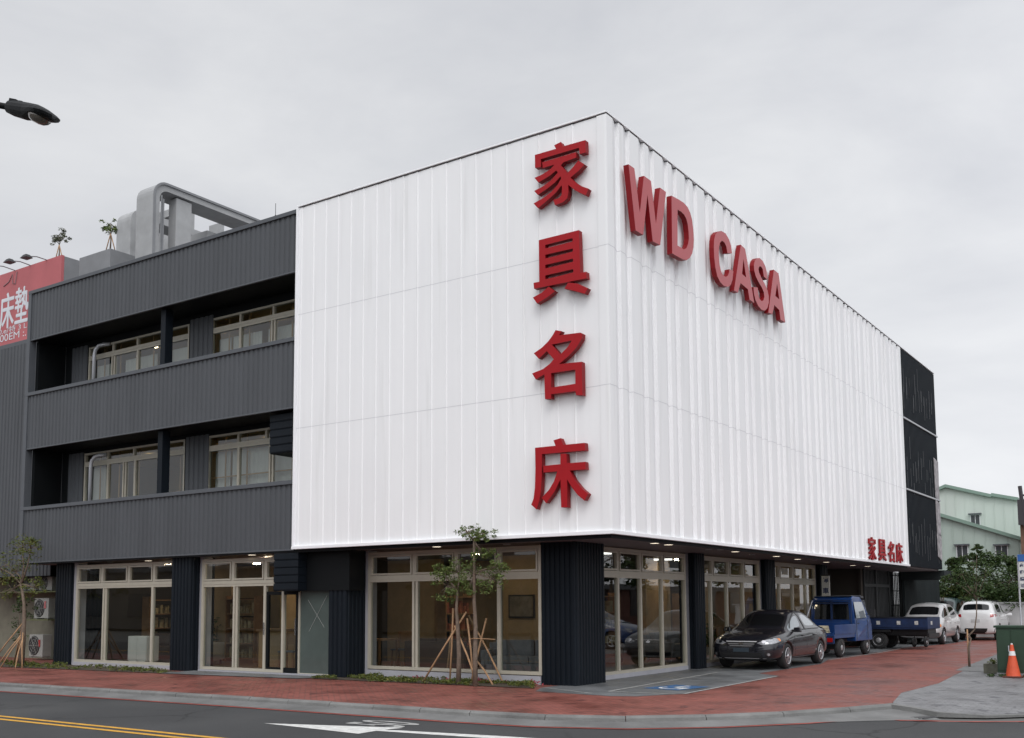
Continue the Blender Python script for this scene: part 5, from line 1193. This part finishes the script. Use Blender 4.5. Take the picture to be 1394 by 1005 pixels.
b.tube([(q.x-.5, BY-.01, q.z-.1), (q.x-.1, BY-.01, q.z+.02), (q.x+.15, BY-.01, q.z+.3), (q.x+.2, BY-.01, q.z-.1), (q.x+.4, BY-.01, q.z-.15), (q.x+.5, BY-.01, q.z+.35)], .025, 4); b.build('emblem', mat('faded_grey', (.25, .14, .15), .6), OFFB)
for k, (a, c) in enumerate((((36, 349), (63, 357)), ((13, 355), (41, 363)), ((-12, 361), (20, 371)))):
    t = thing('billboard_lamp', ['arm lamp over the billboard, nearest its right end', 'arm lamp over the billboard, middle one', 'arm lamp over the billboard, cut by the left edge'][k], 'lamp', (0, 0, 0), 0, 'lamps over the billboard')
    base = yp(c[0], c[1], BY); base.z = zt0; tip = yp(a[0], a[1], BY-1.3)
    b = MB(); b.tube([base, base.lerp(tip, .5)+Vector((0, 0, .06)), tip], .022, 6); b.build('arm', CONCD, t)
    b = MB(); b.frustum((tip.x, tip.y, tip.z-.08), .22, .16, (tip.x, tip.y, tip.z+.06), .10, .08); b.build('lamp_head', DARK, t, bevel=.02)
# concrete rooftop blocks and the curved frame
RT_ = thing('rooftop_structure', 'tall curved concrete frame with columns and beams rising above the charcoal wing', 'rooftop structure', (0, 0, 0))
FY = 5.0
P0 = yp(184, 345, FY).x; P1 = yp(207, 345, FY).x; ZTOP = yp(205, 255.5, FY+.4).z
def uframe(x0, x1, y0, y1, zb_, zt_, th, r, nm):
    outer = [(y0, zb_)]+[(y0+r-r*math.cos(R(a)), zt_-r+r*math.sin(R(a))) for a in range(0, 91, 15)]+[(y1, zt_), (y1, zt_-th)]
    ri = r-th*.7; inner = [(y0+th+ri-ri*math.cos(R(a)), zt_-th-ri+ri*math.sin(R(a))) for a in range(90, -1, -15)]+[(y0+th, zb_)]
    b = MB(); b.prism(outer+inner, [], lambda u, v, d: (d, u, v), x0, x1); return b.build(nm, CONC, RT_, bevel=.006)
uframe(P0, P1, FY, FY+9, 10.9, ZTOP, .27, .52, 'front_frame')
b = MB(); b.prism([(FY+.02, 10.9)]+[(FY+.52-.54*math.cos(R(a)), ZTOP-.52+.54*math.sin(R(a))) for a in range(0, 91, 15)]+[(FY+9, ZTOP+.02), (FY+9, ZTOP-.06)]+[(FY+.52-.46*math.cos(R(a)), ZTOP-.52+.46*math.sin(R(a))) for a in range(90, -1, -15)]+[(FY+.08, 10.9)], [], lambda u, v, d: (d, u, v), P1+.005, P1+.06); b.build('edge_trim', CONCD, RT_)
Q0 = yp(158, 340, FY+1.2).x; Q1 = yp(177, 340, FY+1.2).x; QZ = yp(180, 289.5, FY+1.6).z
uframe(Q0, Q1, FY+1.2, FY+7, 10.9, QZ, .27, .5, 'rear_frame')
col_y = [xp(x, 310, P1-.3).y for x in (234, 255)]
b = MB(); b.box(P1-.5, P1-.08, col_y[0], col_y[1], 10.9, ZTOP-.33); b.build('column', CONC, RT_, bevel=.01)
wy = FY+4; w0 = yp(203, 300, wy); w1_ = yp(257, 280, wy); wz = yp(221, 291, wy).z; w2_ = yp(300, 303, wy+1)
b = MB(); b.box(w0.x, w1_.x, wy, wy+.3, 10.9, wz); b.box(w0.x-.05, w1_.x+.05, wy-.12, wy, wz-.28, wz+.02); b.box(w0.x, w1_.x, wy-.08, wy, wz-2.1, wz-1.75); b.build('back_wall', CONC, RT_)
b = MB(); b.box(w1_.x+.05, w2_.x, wy+1, wy+1.2, 10.9, w2_.z); b.build('side_wall', CONC, RT_)
b = MB(); b.box(P0-1.8, P1-.2, FY+6.6, FY+6.9, 10.9, ZTOP-1.2); b.box(P0-1.6, P0-.1, FY+3.2, FY+3.4, 10.9, ZTOP-1.3); b.box(P0-1.5, P0+.1, FY+1.8, FY+2.1, 13.2, 13.7); b.build('infill_wall', CONC, RT_)
b = MB(); b.box(P0-1.7, P0+.2, FY+3.0, FY+3.6, ZTOP-1.05, ZTOP-.8); b.box(P0-.3, P1-.1, FY+1.0, FY+6, 13.0, 13.35); b.box(P1-.35, P1-.15, FY+4.6, FY+4.8, 10.9, ZTOP-.33); b.box(P0-.8, P1-.2, FY+4.8, FY+5.0, 13.3, ZTOP-.6); b.build('cross_beam', CONC, RT_)
b = MB(); b.box(P1-.02, P1-.0+.03, FY+.36, FY+.44, 10.9, ZTOP-.6); b.tube([(P1+.05, FY+.3, 10.9), (P1+.05, FY+.3, ZTOP-.5)], .03, 6); b.build('downpipe', CONCD, RT_)
an = yp(294, 300, FY+6); b = MB(); b.tube([(P1-.5, FY+6.2, ZTOP), (P1-.5, FY+6.2, ZTOP+.75)], .03, 6); b.tube([(P1-.5, FY+6.2, ZTOP+.7), (P1-.5, FY+6.2, ZTOP+1.25)], .012, 5); b.build('antenna', DARK, RT_)
BK = thing('rooftop_block', 'plain grey parapet block and railing beside the red billboard', 'rooftop structure', (0, 0, 0))
k0 = yp(108, 352, 5.2); k1 = yp(150, 338, 5.2)
b = MB(); b.box(k0.x, k1.x+.0, 5.2, 8.2, 10.9, k1.z); b.build('block', CONCD, BK, bevel=.02)
b = MB(); 
for i in range(8): b.box(k1.x+.1+i*.28, k1.x+.14+i*.28, 6.9, 6.94, 10.9, k1.z-.15)
b.box(k1.x, k1.x+2.3, 6.88, 6.96, k1.z-.15, k1.z-.05); b.build('railing', CONC, BK)
b = MB(); b.box(bx1+.05, k0.x-.05, 7.0, 8.5, 10.9, k0.z-.15); b.box(k0.x-.55, k0.x-.3, 6.6, 6.9, k0.z-1.2, k0.z-.1); b.build('step_wall', CONCD, BK)
for k, (px, py, top) in enumerate(((150, 337, 290), (80, 352, 306))):
    yv = (6.2, 6.8)[k]; a = yp(px, py, yv); h = yp(px, top, yv).z-a.z
    t = tree('rooftop_tree', ['small green tree on the grey rooftop block', 'bare pale tree on the billboard roof'][k], 'tree', (a.x, yv, a.z-.15), [(0, 0, 0), (.03, 0, h*.3), (0, 0, h*.5)], .035, [((-.05, 0, h*.80), (.42, .35, h*.18)), ((.25, 0, h*.62), (.3, .3, h*.14)), ((-.28, 0, h*.66), (.25, .25, h*.15))], (LG1, LG4)[k], .05, 26, 8, 70+k, group='small rooftop trees')
    for s in (-1, 1): stake(t, [(s*.3, 0, 0), (0, 0, h*.5)], .02)
# street lamp, pole outside the frame on the left
tip = CAM+ray(74, 158)*13.0; root_ = CAM+ray(12, 146)*13.3
sl = thing('street_lamp', 'dark street lamp head on a long arm reaching in at the upper left', 'street lamp', (0, 0, 0))
d = (tip-root_); L0 = d.length; dn = d.normalized(); sidev = dn.cross(Vector((0, 0, 1))).normalized(); upv = sidev.cross(dn)
LM = mat('lamp_black', (.006, .007, .008), .5, spec=.2)
MT = Matrix((( dn.x, sidev.x, upv.x, root_.x), (dn.y, sidev.y, upv.y, root_.y), (dn.z, sidev.z, upv.z, root_.z), (0, 0, 0, 1)))
b = MB(); b.T = MT; prof = [(0, .055, .075, -.065), (.10, .075, .085, -.085), (.30, .10, .085, -.10), (.45, .14, .08, -.08), (.55, .16, .06, -.065), (.62, .15, .035, -.06), (.67, .10, .0, -.06), (.69, .03, -.035, -.055)]
s_ = L0/.69; vs = []; nn = 14
for x, hw, zt_, zb_ in prof:
    for k in range(nn):
        a = 2*math.pi*k/nn; z = math.sin(a); vs.append((x*s_, math.cos(a)*hw*s_, (zt_*z if z > 0 else -zb_*z)*s_))
fs = [(i*nn+k, i*nn+(k+1) % nn, (i+1)*nn+(k+1) % nn, (i+1)*nn+k) for i in range(len(prof)-1) for k in range(nn)]+[tuple(range(nn)), tuple((len(prof)-1)*nn+k for k in range(nn))]
b.add(vs, fs); b.box(.0, .12, -.03, .03, .08, .11); b.box(.16, .22, -.02, .02, .085, .105); b.build('lamp_head', LM, sl, smooth=False, bevel=0)
b = MB(); b.T = MT; b.lathe([(.145, -.045), (.14, -.07), (.115, -.105), (.07, -.13), (.0, -.14)], (.49*s_, 0, 0), n=20); b.build('lamp_lens', mat('lamp_lens', (.10, .085, .07), .15, coat=1), sl, smooth=True)
pole = Vector((-5.6, -12.9, 0)); arm = [root_+dn*.06, root_-dn*.8, root_-dn*1.8+Vector((0, 0, -.05)), Vector((pole.x, pole.y, root_.z-.4)), Vector((pole.x, pole.y, root_.z-1.2))]
b = MB(); b.tube(arm, [.04, .045, .05, .06, .07], 10); b.build('arm', LM, sl, smooth=True)
b = MB(); b.tube([(pole.x, pole.y, -.15), (pole.x, pole.y, root_.z-1.0)], [.12, .075], 12); b.box(pole.x-.2, pole.x+.2, pole.y-.2, pole.y+.2, -.15, .0); b.build('pole', LM, sl)

# ================================================================== right-hand side
GG = mat('pale_green_cladding', (.40, .475, .425), .55, var=.08, vs=.5, streak=.2)
GGR = mat('green_roof_edge', (.20, .29, .24), .5)
def gable(name, lab, Yv, pts, wins, dep=14, m=GG):
    t = thing(name, lab, 'warehouse', (0, 0, 0)); P = [(yp(x, y, Yv).x, yp(x, y, Yv).z) for x, y in pts]; b = MB()
    xs = [p[0] for p in P]; x0, x1 = min(xs), max(xs)
    def ztop(x):
        for i in range(len(P)-1):
            if P[i][0] <= x <= P[i+1][0]: return P[i][1]+(P[i+1][1]-P[i][1])*(x-P[i][0])/(P[i+1][0]-P[i][0])
        return P[-1][1]
    W = []
    for (a, c, e, f) in wins: u = yp(a, c, Yv); v = yp(e, f, Yv); W.append((u.x, v.x, v.z, u.z))
    b.prism([(x0, 0)]+[(x, z) for x, z in P][0:]+[(x1, 0)], [], lambda u, v, d: (u, d, v), Yv, Yv+dep)
    b.build('wall', m, t); b = MB(); x = x0+.2
    while x < x1:
        b.box(x, x+.05, Yv-.03, Yv, 0, ztop(x)-.05); x += .62
    b.build('wall_rib', m, t); b = MB()
    for i in range(len(P)-1):
        a, c = P[i], P[i+1]; b.add([(a[0], Yv-.3, a[1]), (c[0], Yv-.3, c[1]), (c[0], Yv+dep, c[1]), (a[0], Yv+dep, a[1]), (a[0], Yv-.3, a[1]+.22), (c[0], Yv-.3, c[1]+.22), (c[0], Yv+dep, c[1]+.22), (a[0], Yv+dep, a[1]+.22)], [(0, 1, 2, 3), (4, 5, 6, 7), (0, 1, 5, 4), (3, 2, 6, 7), (0, 3, 7, 4), (1, 2, 6, 5)])
    b.build('roof', GGR, t)
    for i, (a, c, z0, z1) in enumerate(W):
        b = MB(); b.box(a, c, Yv-.07, Yv-.035, z0, z1); w_ = b.build('window', WHITETRIM if i != 9 else DARK, t); b = MB(); b.box(a+.04, (a+c)/2-.02, Yv-.085, Yv-.075, z0+.04, z1-.04); b.box((a+c)/2+.02, c-.04, Yv-.085, Yv-.075, z0+.04, z1-.04); b.build('pane', mat('far_pane', (.05, .055, .06), .3), w_)
        b = MB(); b.box(a-.1, c+.1, Yv-.3, Yv-.03, z1, z1+.08); b.build('window_hood', GREYT, w_)
    return t
gable('green_warehouse', 'pale green metal warehouse, taller one behind, with one dark opening', 60, [(1270, 672), (1288, 664), (1350, 677.5), (1351, 676), (1387, 682)], [(1321, 701, 1335, 715)], m=mat('paler_green_cladding', (.53, .59, .54), .55, var=.06, vs=.5, streak=.2))
gable('green_warehouse', 'pale green metal warehouse, lower one in front, with two windows', 52, [(1262, 698), (1394, 737), (1440, 752)], [(1302, 743, 1319, 764), (1355, 743, 1373, 762)])
t = thing('brick_building', 'dark brick building with a rooftop frame at the right edge', 'building', (0, 0, 0)); a = yp(1387, 683, 50); c = yp(1394, 730, 50)
b = MB(); b.box(a.x, a.x+8, 50, 58, 0, a.z); b.build('wall', mat('brown_brick', (.16, .09, .06), .85, var=.4, vs=1.5), t)
b = MB(); b.tube([(a.x+.3, 49.8, a.z-1.5), (a.x+.12, 49.8, a.z+.9)], .12, 6); b.box(a.x-.05, a.x+.5, 49.7, 49.9, a.z-1.4, a.z+.1); b.box(a.x+.25, a.x+6, 49.8, 50, a.z+.3, a.z+.4); b.box(a.x+.4, a.x+6, 49.8, 50, a.z-.5, a.z+.3); b.build('roof_frame', mat('dark_frame', (.05, .045, .05), .8), t)
t = thing('white_yard_wall', 'low white yard wall behind the parked cars', 'wall', (0, 0, 0)); b = MB(); p = yp(1330, 820, 44)
b.box(-.4, 8.5, 35.4, 35.6, 0, 1.55); b.build('wall', mat('weathered_white_wall', (.42, .42, .42), .85, var=.2, vs=.9), t); b = MB(); b.box(-.5, 8.6, 35.35, 35.65, 1.55, 1.62); b.build('coping', CONC, t)
# sign on the pole
sp_ = thing('street_sign', 'white sign with dark characters and blue top on a thin pole behind the green cabinets', 'sign', (0, 0, 0))
Yv = 14.0; a = yp(1386.5, 763, Yv); c = yp(1386.5, 802, Yv); w1 = yp(1406, 780, Yv).x
b = MB(); b.box(a.x, w1, Yv, Yv+.06, c.z, a.z); b.build('board', mat('sign_white', (.62, .62, .6), .6), sp_)
bb = yp(1386, 760, Yv); b = MB(); b.box(a.x-.02, w1+.02, Yv-.02, Yv+.08, a.z-.03, a.z+.16); b.build('blue_header', mat('sign_blue', (.02, .10, .32), .5), sp_)
hh = (a.z-c.z)
for i, ch in enumerate('出租請洽'): b = MB(); puttext(b, ch, lambda u, v, d: (a.x+.07+u, Yv-.004, a.z-.06-hh*(i+.5)/4.3+v), .11, .004); b.build('character', mat('sign_ink', (.02, .03, .08), .6), sp_)
pp = gp(1385.3, 900); b = MB(); b.tube([(a.x-.02, Yv+.03, 0), (a.x-.02, Yv+.03, a.z+.1)], .022, 8); b.build('pole', GALV, sp_)
# green cabinets
GC = mat('cabinet_green', (.022, .048, .028), .5, var=.15, vs=2.5, spec=.4)
p = gp(1357, 921); 
def cabinet(x0, x1, y0, y1, h, lab):
    t = thing('utility_cabinet', lab, 'utility cabinet', (x0, y0, 0), 0, 'green cabinets by the pavement'); wd = x1-x0; dp = y1-y0
    b = MB(); b.box(.02, wd-.02, .02, dp, .08, h-.05); b.build('casing', GC, t, bevel=.008)
    b = MB(); b.box(-.02, wd+.005, -.02, dp+.02, h-.05, h); b.build('lid', GC, t, bevel=.01)
    b = MB(); b.box(0, wd, .0, dp, 0, .08); b.build('plinth', CONCD, t)
    for k in range(2):
        b = MB(); b.box(.04+k*(wd/2-.02), wd/2-.01+k*(wd/2-.02), .005, .018, .14, h-.1); d_ = b.build('door', GC, t, bevel=.003)
    b = MB(); b.box(wd/2-.05, wd/2-.03, -.015, .004, .55, .68); b.build('door_handle', GALV, t)
cabinet(p.x, p.x+.62, p.y, p.y+.7, 1.12, 'dark green utility cabinet, the left one behind the planter block')
cabinet(p.x+.64, p.x+2.1, p.y-.02, p.y+.72, 1.14, 'wide dark green utility cabinet behind the orange cone')
# cone
cn = gp(1380.5, 922); t = thing('traffic_cone', 'orange traffic cone with a white band in front of the green cabinets', 'traffic cone', (cn.x, cn.y-.1, 0))
OR = mat('cone_orange', (.60, .085, .03), .6, var=.12, vs=6)
b = MB(); b.lathe([(.155, .035), (.15, .05), (.043, .62), (.035, .70), (.022, .71)], (0, 0, 0), n=20); b.build('cone_body', OR, t, smooth=False)
b = MB(); b.lathe([(.0725, .475), (.055, .57)], (0, 0, 0), n=20); b.build('white_band', mat('cone_white', (.7, .7, .7), .6), t)
b = MB(); b.box(-.19, .19, -.19, .19, 0, .035); b.build('base', mat('cone_base', (.10, .03, .02), .7), t, bevel=.01); b = MB(); b.lathe([(.02, .70), (.018, .74)], (0, 0, 0), n=10); b.build('tip', mat('cone_white', (.7, .7, .7), .6), t)
# planter block
q = gp(1350, 917); t = thing('planter_block', 'small weathered concrete planter with a little plant left of the green cabinets', 'planter', (q.x, q.y+.1, 0))
b = MB(); b.prism([(-.16, -.16), (.16, -.16), (.16, .16), (-.16, .16)], [[(-.11, -.11), (.11, -.11), (.11, .11), (-.11, .11)]], lambda u, v, d: (u, v, d), 0, .22); b.build('pot', mat('mossy_concrete', (.13, .13, .10), .9, var=.35, vs=5), t, bevel=.008)
b = MB(); b.box(-.11, .11, -.11, .11, .1, .18); b.build('earth', SOIL, t); b = MB(); rr = random.Random(2); leaves(b, (.02, 0, .27), (.12, .1, .08), 50, .04, rr); b.build('plant', LG3, t)
rr = random.Random(31); b = MB()
for i in range(60): leaves(b, (p.x+rr.uniform(-.15, 1.9), p.y-rr.uniform(.05, .25), .03), (.07, .05, .03), 8, .03, rr)
tag(b.build('weeds', LG2), 'low dark weeds along the foot of the green cabinets', kind='stuff')

# ================================================================== showroom furniture
def sofa(x, y, rz, L_, m, lab, name='sofa'):
    t = thing(name, lab, 'sofa' if L_ > 1.2 else 'armchair', (x, y, .05), rz, 'seats in the showroom'); h = L_/2
    b = MB(); b.box(-h, h, -.42, .42, .12, .30); b.build('base', m, t, bevel=.03)
    n = max(1, int(L_/.75)); 
    for k in range(n):
        b = MB(); w_ = (L_-.36)/n; b.box(-h+.18+k*w_+.005, -h+.18+(k+1)*w_-.005, -.42, .2, .30, .46); b.build('seat_cushion', m, t, bevel=.04)
        b = MB(); b.box(-h+.18+k*w_+.01, -h+.18+(k+1)*w_-.01, .18, .38, .44, .80); b.build('back_cushion', m, t, bevel=.05)
    b = MB(); b.box(-h, h, .34, .46, .12, .74); b.build('backrest', m, t, bevel=.03)
    for s in (-1, 1): b = MB(); b.box(s*h-s*.18, s*h, -.42, .42, .12, .60); b.build('armrest', m, t, bevel=.04)
    b = MB()
    for sx in (-1, 1):
        for sy in (-1, 1): b.box(sx*(h-.08)-.02, sx*(h-.08)+.02, sy*.34-.02, sy*.34+.02, 0, .12)
    b.build('feet', DARK, t)
sofa(-16.2, 2.3, 0, 1.9, FAB2, 'dark leather sofa in the leftmost shop window'); sofa(-14.0, 1.9, R(200), .9, FAB3, 'white armchair at the right of the leftmost window')
sofa(-3.3, 2.3, R(20), 2.2, FAB1, 'grey sofa in the big window next to the corner column'); sofa(-6.0, 2.6, R(180), 1.8, FAB2, 'dark red-brown sofa at the left of the big window')
sofa(-3.6, 5.4, R(90), 1.9, FAB2, 'brown sofa inside the first window on the parking side'); sofa(-3.4, 9.8, R(90), 2.0, FAB1, 'grey sofa inside the second window on the parking side'); sofa(-3.5, 14.6, R(90), 2.0, FAB2, 'dark sofa inside the third window on the parking side')
def table(x, y, wd, dp, h, lab, m=WOODI):
    t = thing('display_table', lab, 'table', (x, y, .05), 0, 'tables in the showroom'); b = MB(); b.box(-wd/2, wd/2, -dp/2, dp/2, h-.04, h); b.build('table_top', m, t, bevel=.006)
    for sx in (-1, 1):
        for sy in (-1, 1): b = MB(); b.box(sx*(wd/2-.06)-.025, sx*(wd/2-.06)+.025, sy*(dp/2-.06)-.025, sy*(dp/2-.06)+.025, 0, h-.04); b.build('leg', m, t)
table(-10.6, 2.2, 1.5, .8, .75, 'wooden table behind the sliding entrance glazing'); table(-8.8, 3.0, 1.4, .8, .74, 'long table seen through the dark door'); table(-4.7, 3.4, 1.2, .7, .45, 'low coffee table between the sofas of the big window'); table(-3.0, 3.9, .9, .6, .45, 'low table near the corner column')
def chair(x, y, rz, lab, m=WOODI):
    t = thing('chair', lab, 'chair', (x, y, .05), rz, 'chairs in the showroom')
    b = MB(); b.box(-.22, .22, -.22, .22, .43, .47); b.build('seat', FAB1, t, bevel=.01)
    b = MB(); b.box(-.21, .21, .19, .23, .62, .92); b.build('backrest', m, t, bevel=.01)
    for sx in (-1, 1):
        for sy in (-1, 1): b = MB(); b.box(sx*.19-.02, sx*.19+.02, sy*.19-.02, sy*.19+.02, 0, .43 if sy < 0 else .9); b.build('leg', m, t)
for x, y, r, lab in ((-10.1, 1.45, .3, 'wooden chair behind the sliding entrance glazing'), (-8.9, 2.2, 3.3, 'wooden chair seen through the dark door, near side'), (-8.3, 3.7, .2, 'wooden chair seen through the dark door, far side'), (-14.9, 2.7, 1.2, 'wooden chair beside the white cabinet'), (-3.1, 12.9, 1.5, 'wooden chair inside the third parking-side window')): chair(x, y, r, lab)
def shelf(x, y, rz, lab, seed):
    t = thing('shelf_unit', lab, 'shelf', (x, y, .05), rz, 'shelf units in the showroom'); rr = random.Random(seed)
    for s in (-1, 1): b = MB(); b.box(s*.6-.02, s*.6+.02, -.18, .18, 0, 1.9); b.build('side_panel', WOODI, t)
    for k in range(5): b = MB(); b.box(-.58, .58, -.18, .18, .1+k*.42, .13+k*.42); b.build('shelf', WOODI, t)
    b = MB()
    for k in range(4):
        x_ = -.5
        while x_ < .45: wd = rr.uniform(.05, .16); b.box(x_, x_+wd*.8, -.1, .1, .13+k*.42, .13+k*.42+rr.uniform(.08, .32)); x_ += wd+rr.uniform(0, .12)
    tag(b.build('ornaments', mat('ornament%d' % seed, rr.choice([(.35, .12, .07), (.08, .16, .15), (.4, .33, .2)]), .5, var=.5, vs=6), t), kind='stuff')
shelf(-17.2, 3.0, R(90), 'wooden shelf of ornaments at the left end of the showroom', 1); shelf(-13.9, 3.3, 0, 'wooden shelf of ornaments behind the white armchair', 2); shelf(-6.7, 3.9, R(90), 'wooden shelf beyond the red-brown sofa', 3); shelf(-4.1, 7.0, R(90), 'wooden shelf between the first and second parking-side windows', 4); shelf(-4.0, 12.0, R(90), 'wooden shelf between the second and third parking-side windows', 5)
table(-17.4, 4.4, 1.4, .7, .74, 'dark sideboard table at the back of the leftmost room', FAB2); table(-12.9, 3.4, .6, .6, .9, 'tall side table near the navy column')
t = thing('white_cabinet', 'white square cabinet standing in the leftmost window', 'cabinet', (-15.6, 1.15, .05)); b = MB(); b.box(-.42, .42, -.2, .2, .1, .78); b.build('body', FAB3, t, bevel=.01)
b = MB(); b.box(-.35, -.05, -.2, .2, 0, .1); b.box(.1, .35, -.2, .2, 0, .1); b.build('feet', FAB3, t); b = MB(); b.box(-.40, -.01, -.212, -.202, .14, .74); b.box(.01, .40, -.212, -.202, .14, .74); b.build('door', FAB3, t)
t = thing('reception_counter', 'tan counter lit warmly behind the sliding entrance', 'counter', (-10.9, 2.0, .05), R(15)); b = MB(); b.box(-.6, .6, -.25, .25, 0, .95); b.build('body', mat('tan_counter', (.42, .26, .12), .5), t, bevel=.01); b = MB(); b.box(-.65, .65, -.3, .3, .95, 1.0); b.build('counter_top', WOODI, t)
for k, (x, y, lab) in enumerate(((-15.2, 3.4, 'leafy pot plant behind the white cabinet'), (-2.6, 3.0, 'pot plant just inside the first parking-side window'), (-3.0, 11.3, 'pot plant inside the second parking-side window'))):
    t = thing('potted_plant', lab, 'plant', (x, y, .05), 0, 'pot plants in the showroom'); b = MB(); b.lathe([(.13, 0), (.17, .32), (.15, .32), (.14, .28)], (0, 0, 0), n=16); b.build('pot', FAB3, t, smooth=False)
    rr = random.Random(90+k); b = MB()
    for i in range(9): leaves(b, (rr.uniform(-.2, .2), rr.uniform(-.2, .2), .6+rr.uniform(-.2, .7)), (.15, .15, .12), 16, .06, rr)
    b.build('foliage', LG2, t); b = MB(); b.tube([(0, 0, .3), (0, 0, 1.0)], .015, 5); b.build('stem', BARK, t)
for x, y, cc, lab in ((-15.7, 4.97, (.25, .20, .12), 'brown picture on the wall of the leftmost room'), (-5.5, 5.17, (.16, .14, .11), 'dark picture on the wall behind the big window')):
    t = thing('wall_picture', lab, 'picture', (x, y, 1.6)); b = MB(); b.box(-.4, .4, -.02, .02, -.3, .3); b.build('frame', DARK, t); b = MB(); b.box(-.36, .36, -.026, -.021, -.26, .26); b.build('canvas', mat('canvas'+lab[:4], cc, .8, var=.5, vs=3), t)

# ================================================================== the far side of the streets (mirrored in the shop glass)
def opposite(name, lab, x0, x1, y0, y1, h, col, n, face):
    t = thing(name, lab, 'building', (0, 0, 0)); m = mat(name+str(int(h*10))+str(int(x0)), col, .8, var=.15, vs=.4)
    b = MB(); b.box(x0, x1, y0, y1, 0, h); b.build('wall', m, t); b = MB(); b.box(x0-.2, x1+.2, y0-.2, y1+.2, h, h+.3); b.build('roof', CONCD, t)
    for k in range(n):
        b = MB()
        if face == 'y': s = x0+(k+.5)*(x1-x0)/n; b.box(s-1.2, s+1.2, y1, y1+.08, .9, 2.6); b.box(s-.9, s+.9, y1, y1+.08, 4, 5.4)
        else: s = y0+(k+.5)*(y1-y0)/n; b.box(x0-.08, x0, s-1.2, s+1.2, .9, 2.6); b.box(x0-.08, x0, s-.9, s+.9, 4, 5.4)
        b.build('window', mat('opp_pane', (.05, .055, .06), .15), t)
opposite('opposite_shop', 'long grey shop across the main road', -70, -22, -40, -30, 4.2, (.16, .15, .14), 9, 'y')
opposite('opposite_house', 'brown house across the main road', -18, 4, -42, -32, 5.4, (.14, .11, .09), 5, 'y')
opposite('opposite_depot', 'low reddish depot along the side street beyond the right edge', 17, 26, 22, 70, 2.5, (.20, .09, .07), 9, 'x')
for k, (x, y) in enumerate(((12.5, 22), (13.5, 31), (12, 40), (-8, -29), (-28, -28))):
    tree('roadside_tree', ['round tree across the side street, first', 'round tree across the side street, second', 'round tree across the side street, third', 'street tree before the brown house opposite', 'street tree before the long shop opposite'][k], 'tree', (x, y, -.1), [(0, 0, 0), (.1, 0, 1.5), (0, 0, 3)], .14, [((0, 0, 4.2), (1.8, 1.8, 1.2)), ((-1, .5, 3.5), (1.2, 1.2, .9)), ((1, -.5, 3.6), (1.2, 1.2, .9))], LG2, .16, 60, 9, 100+k, group='trees across the streets', spread=.55)
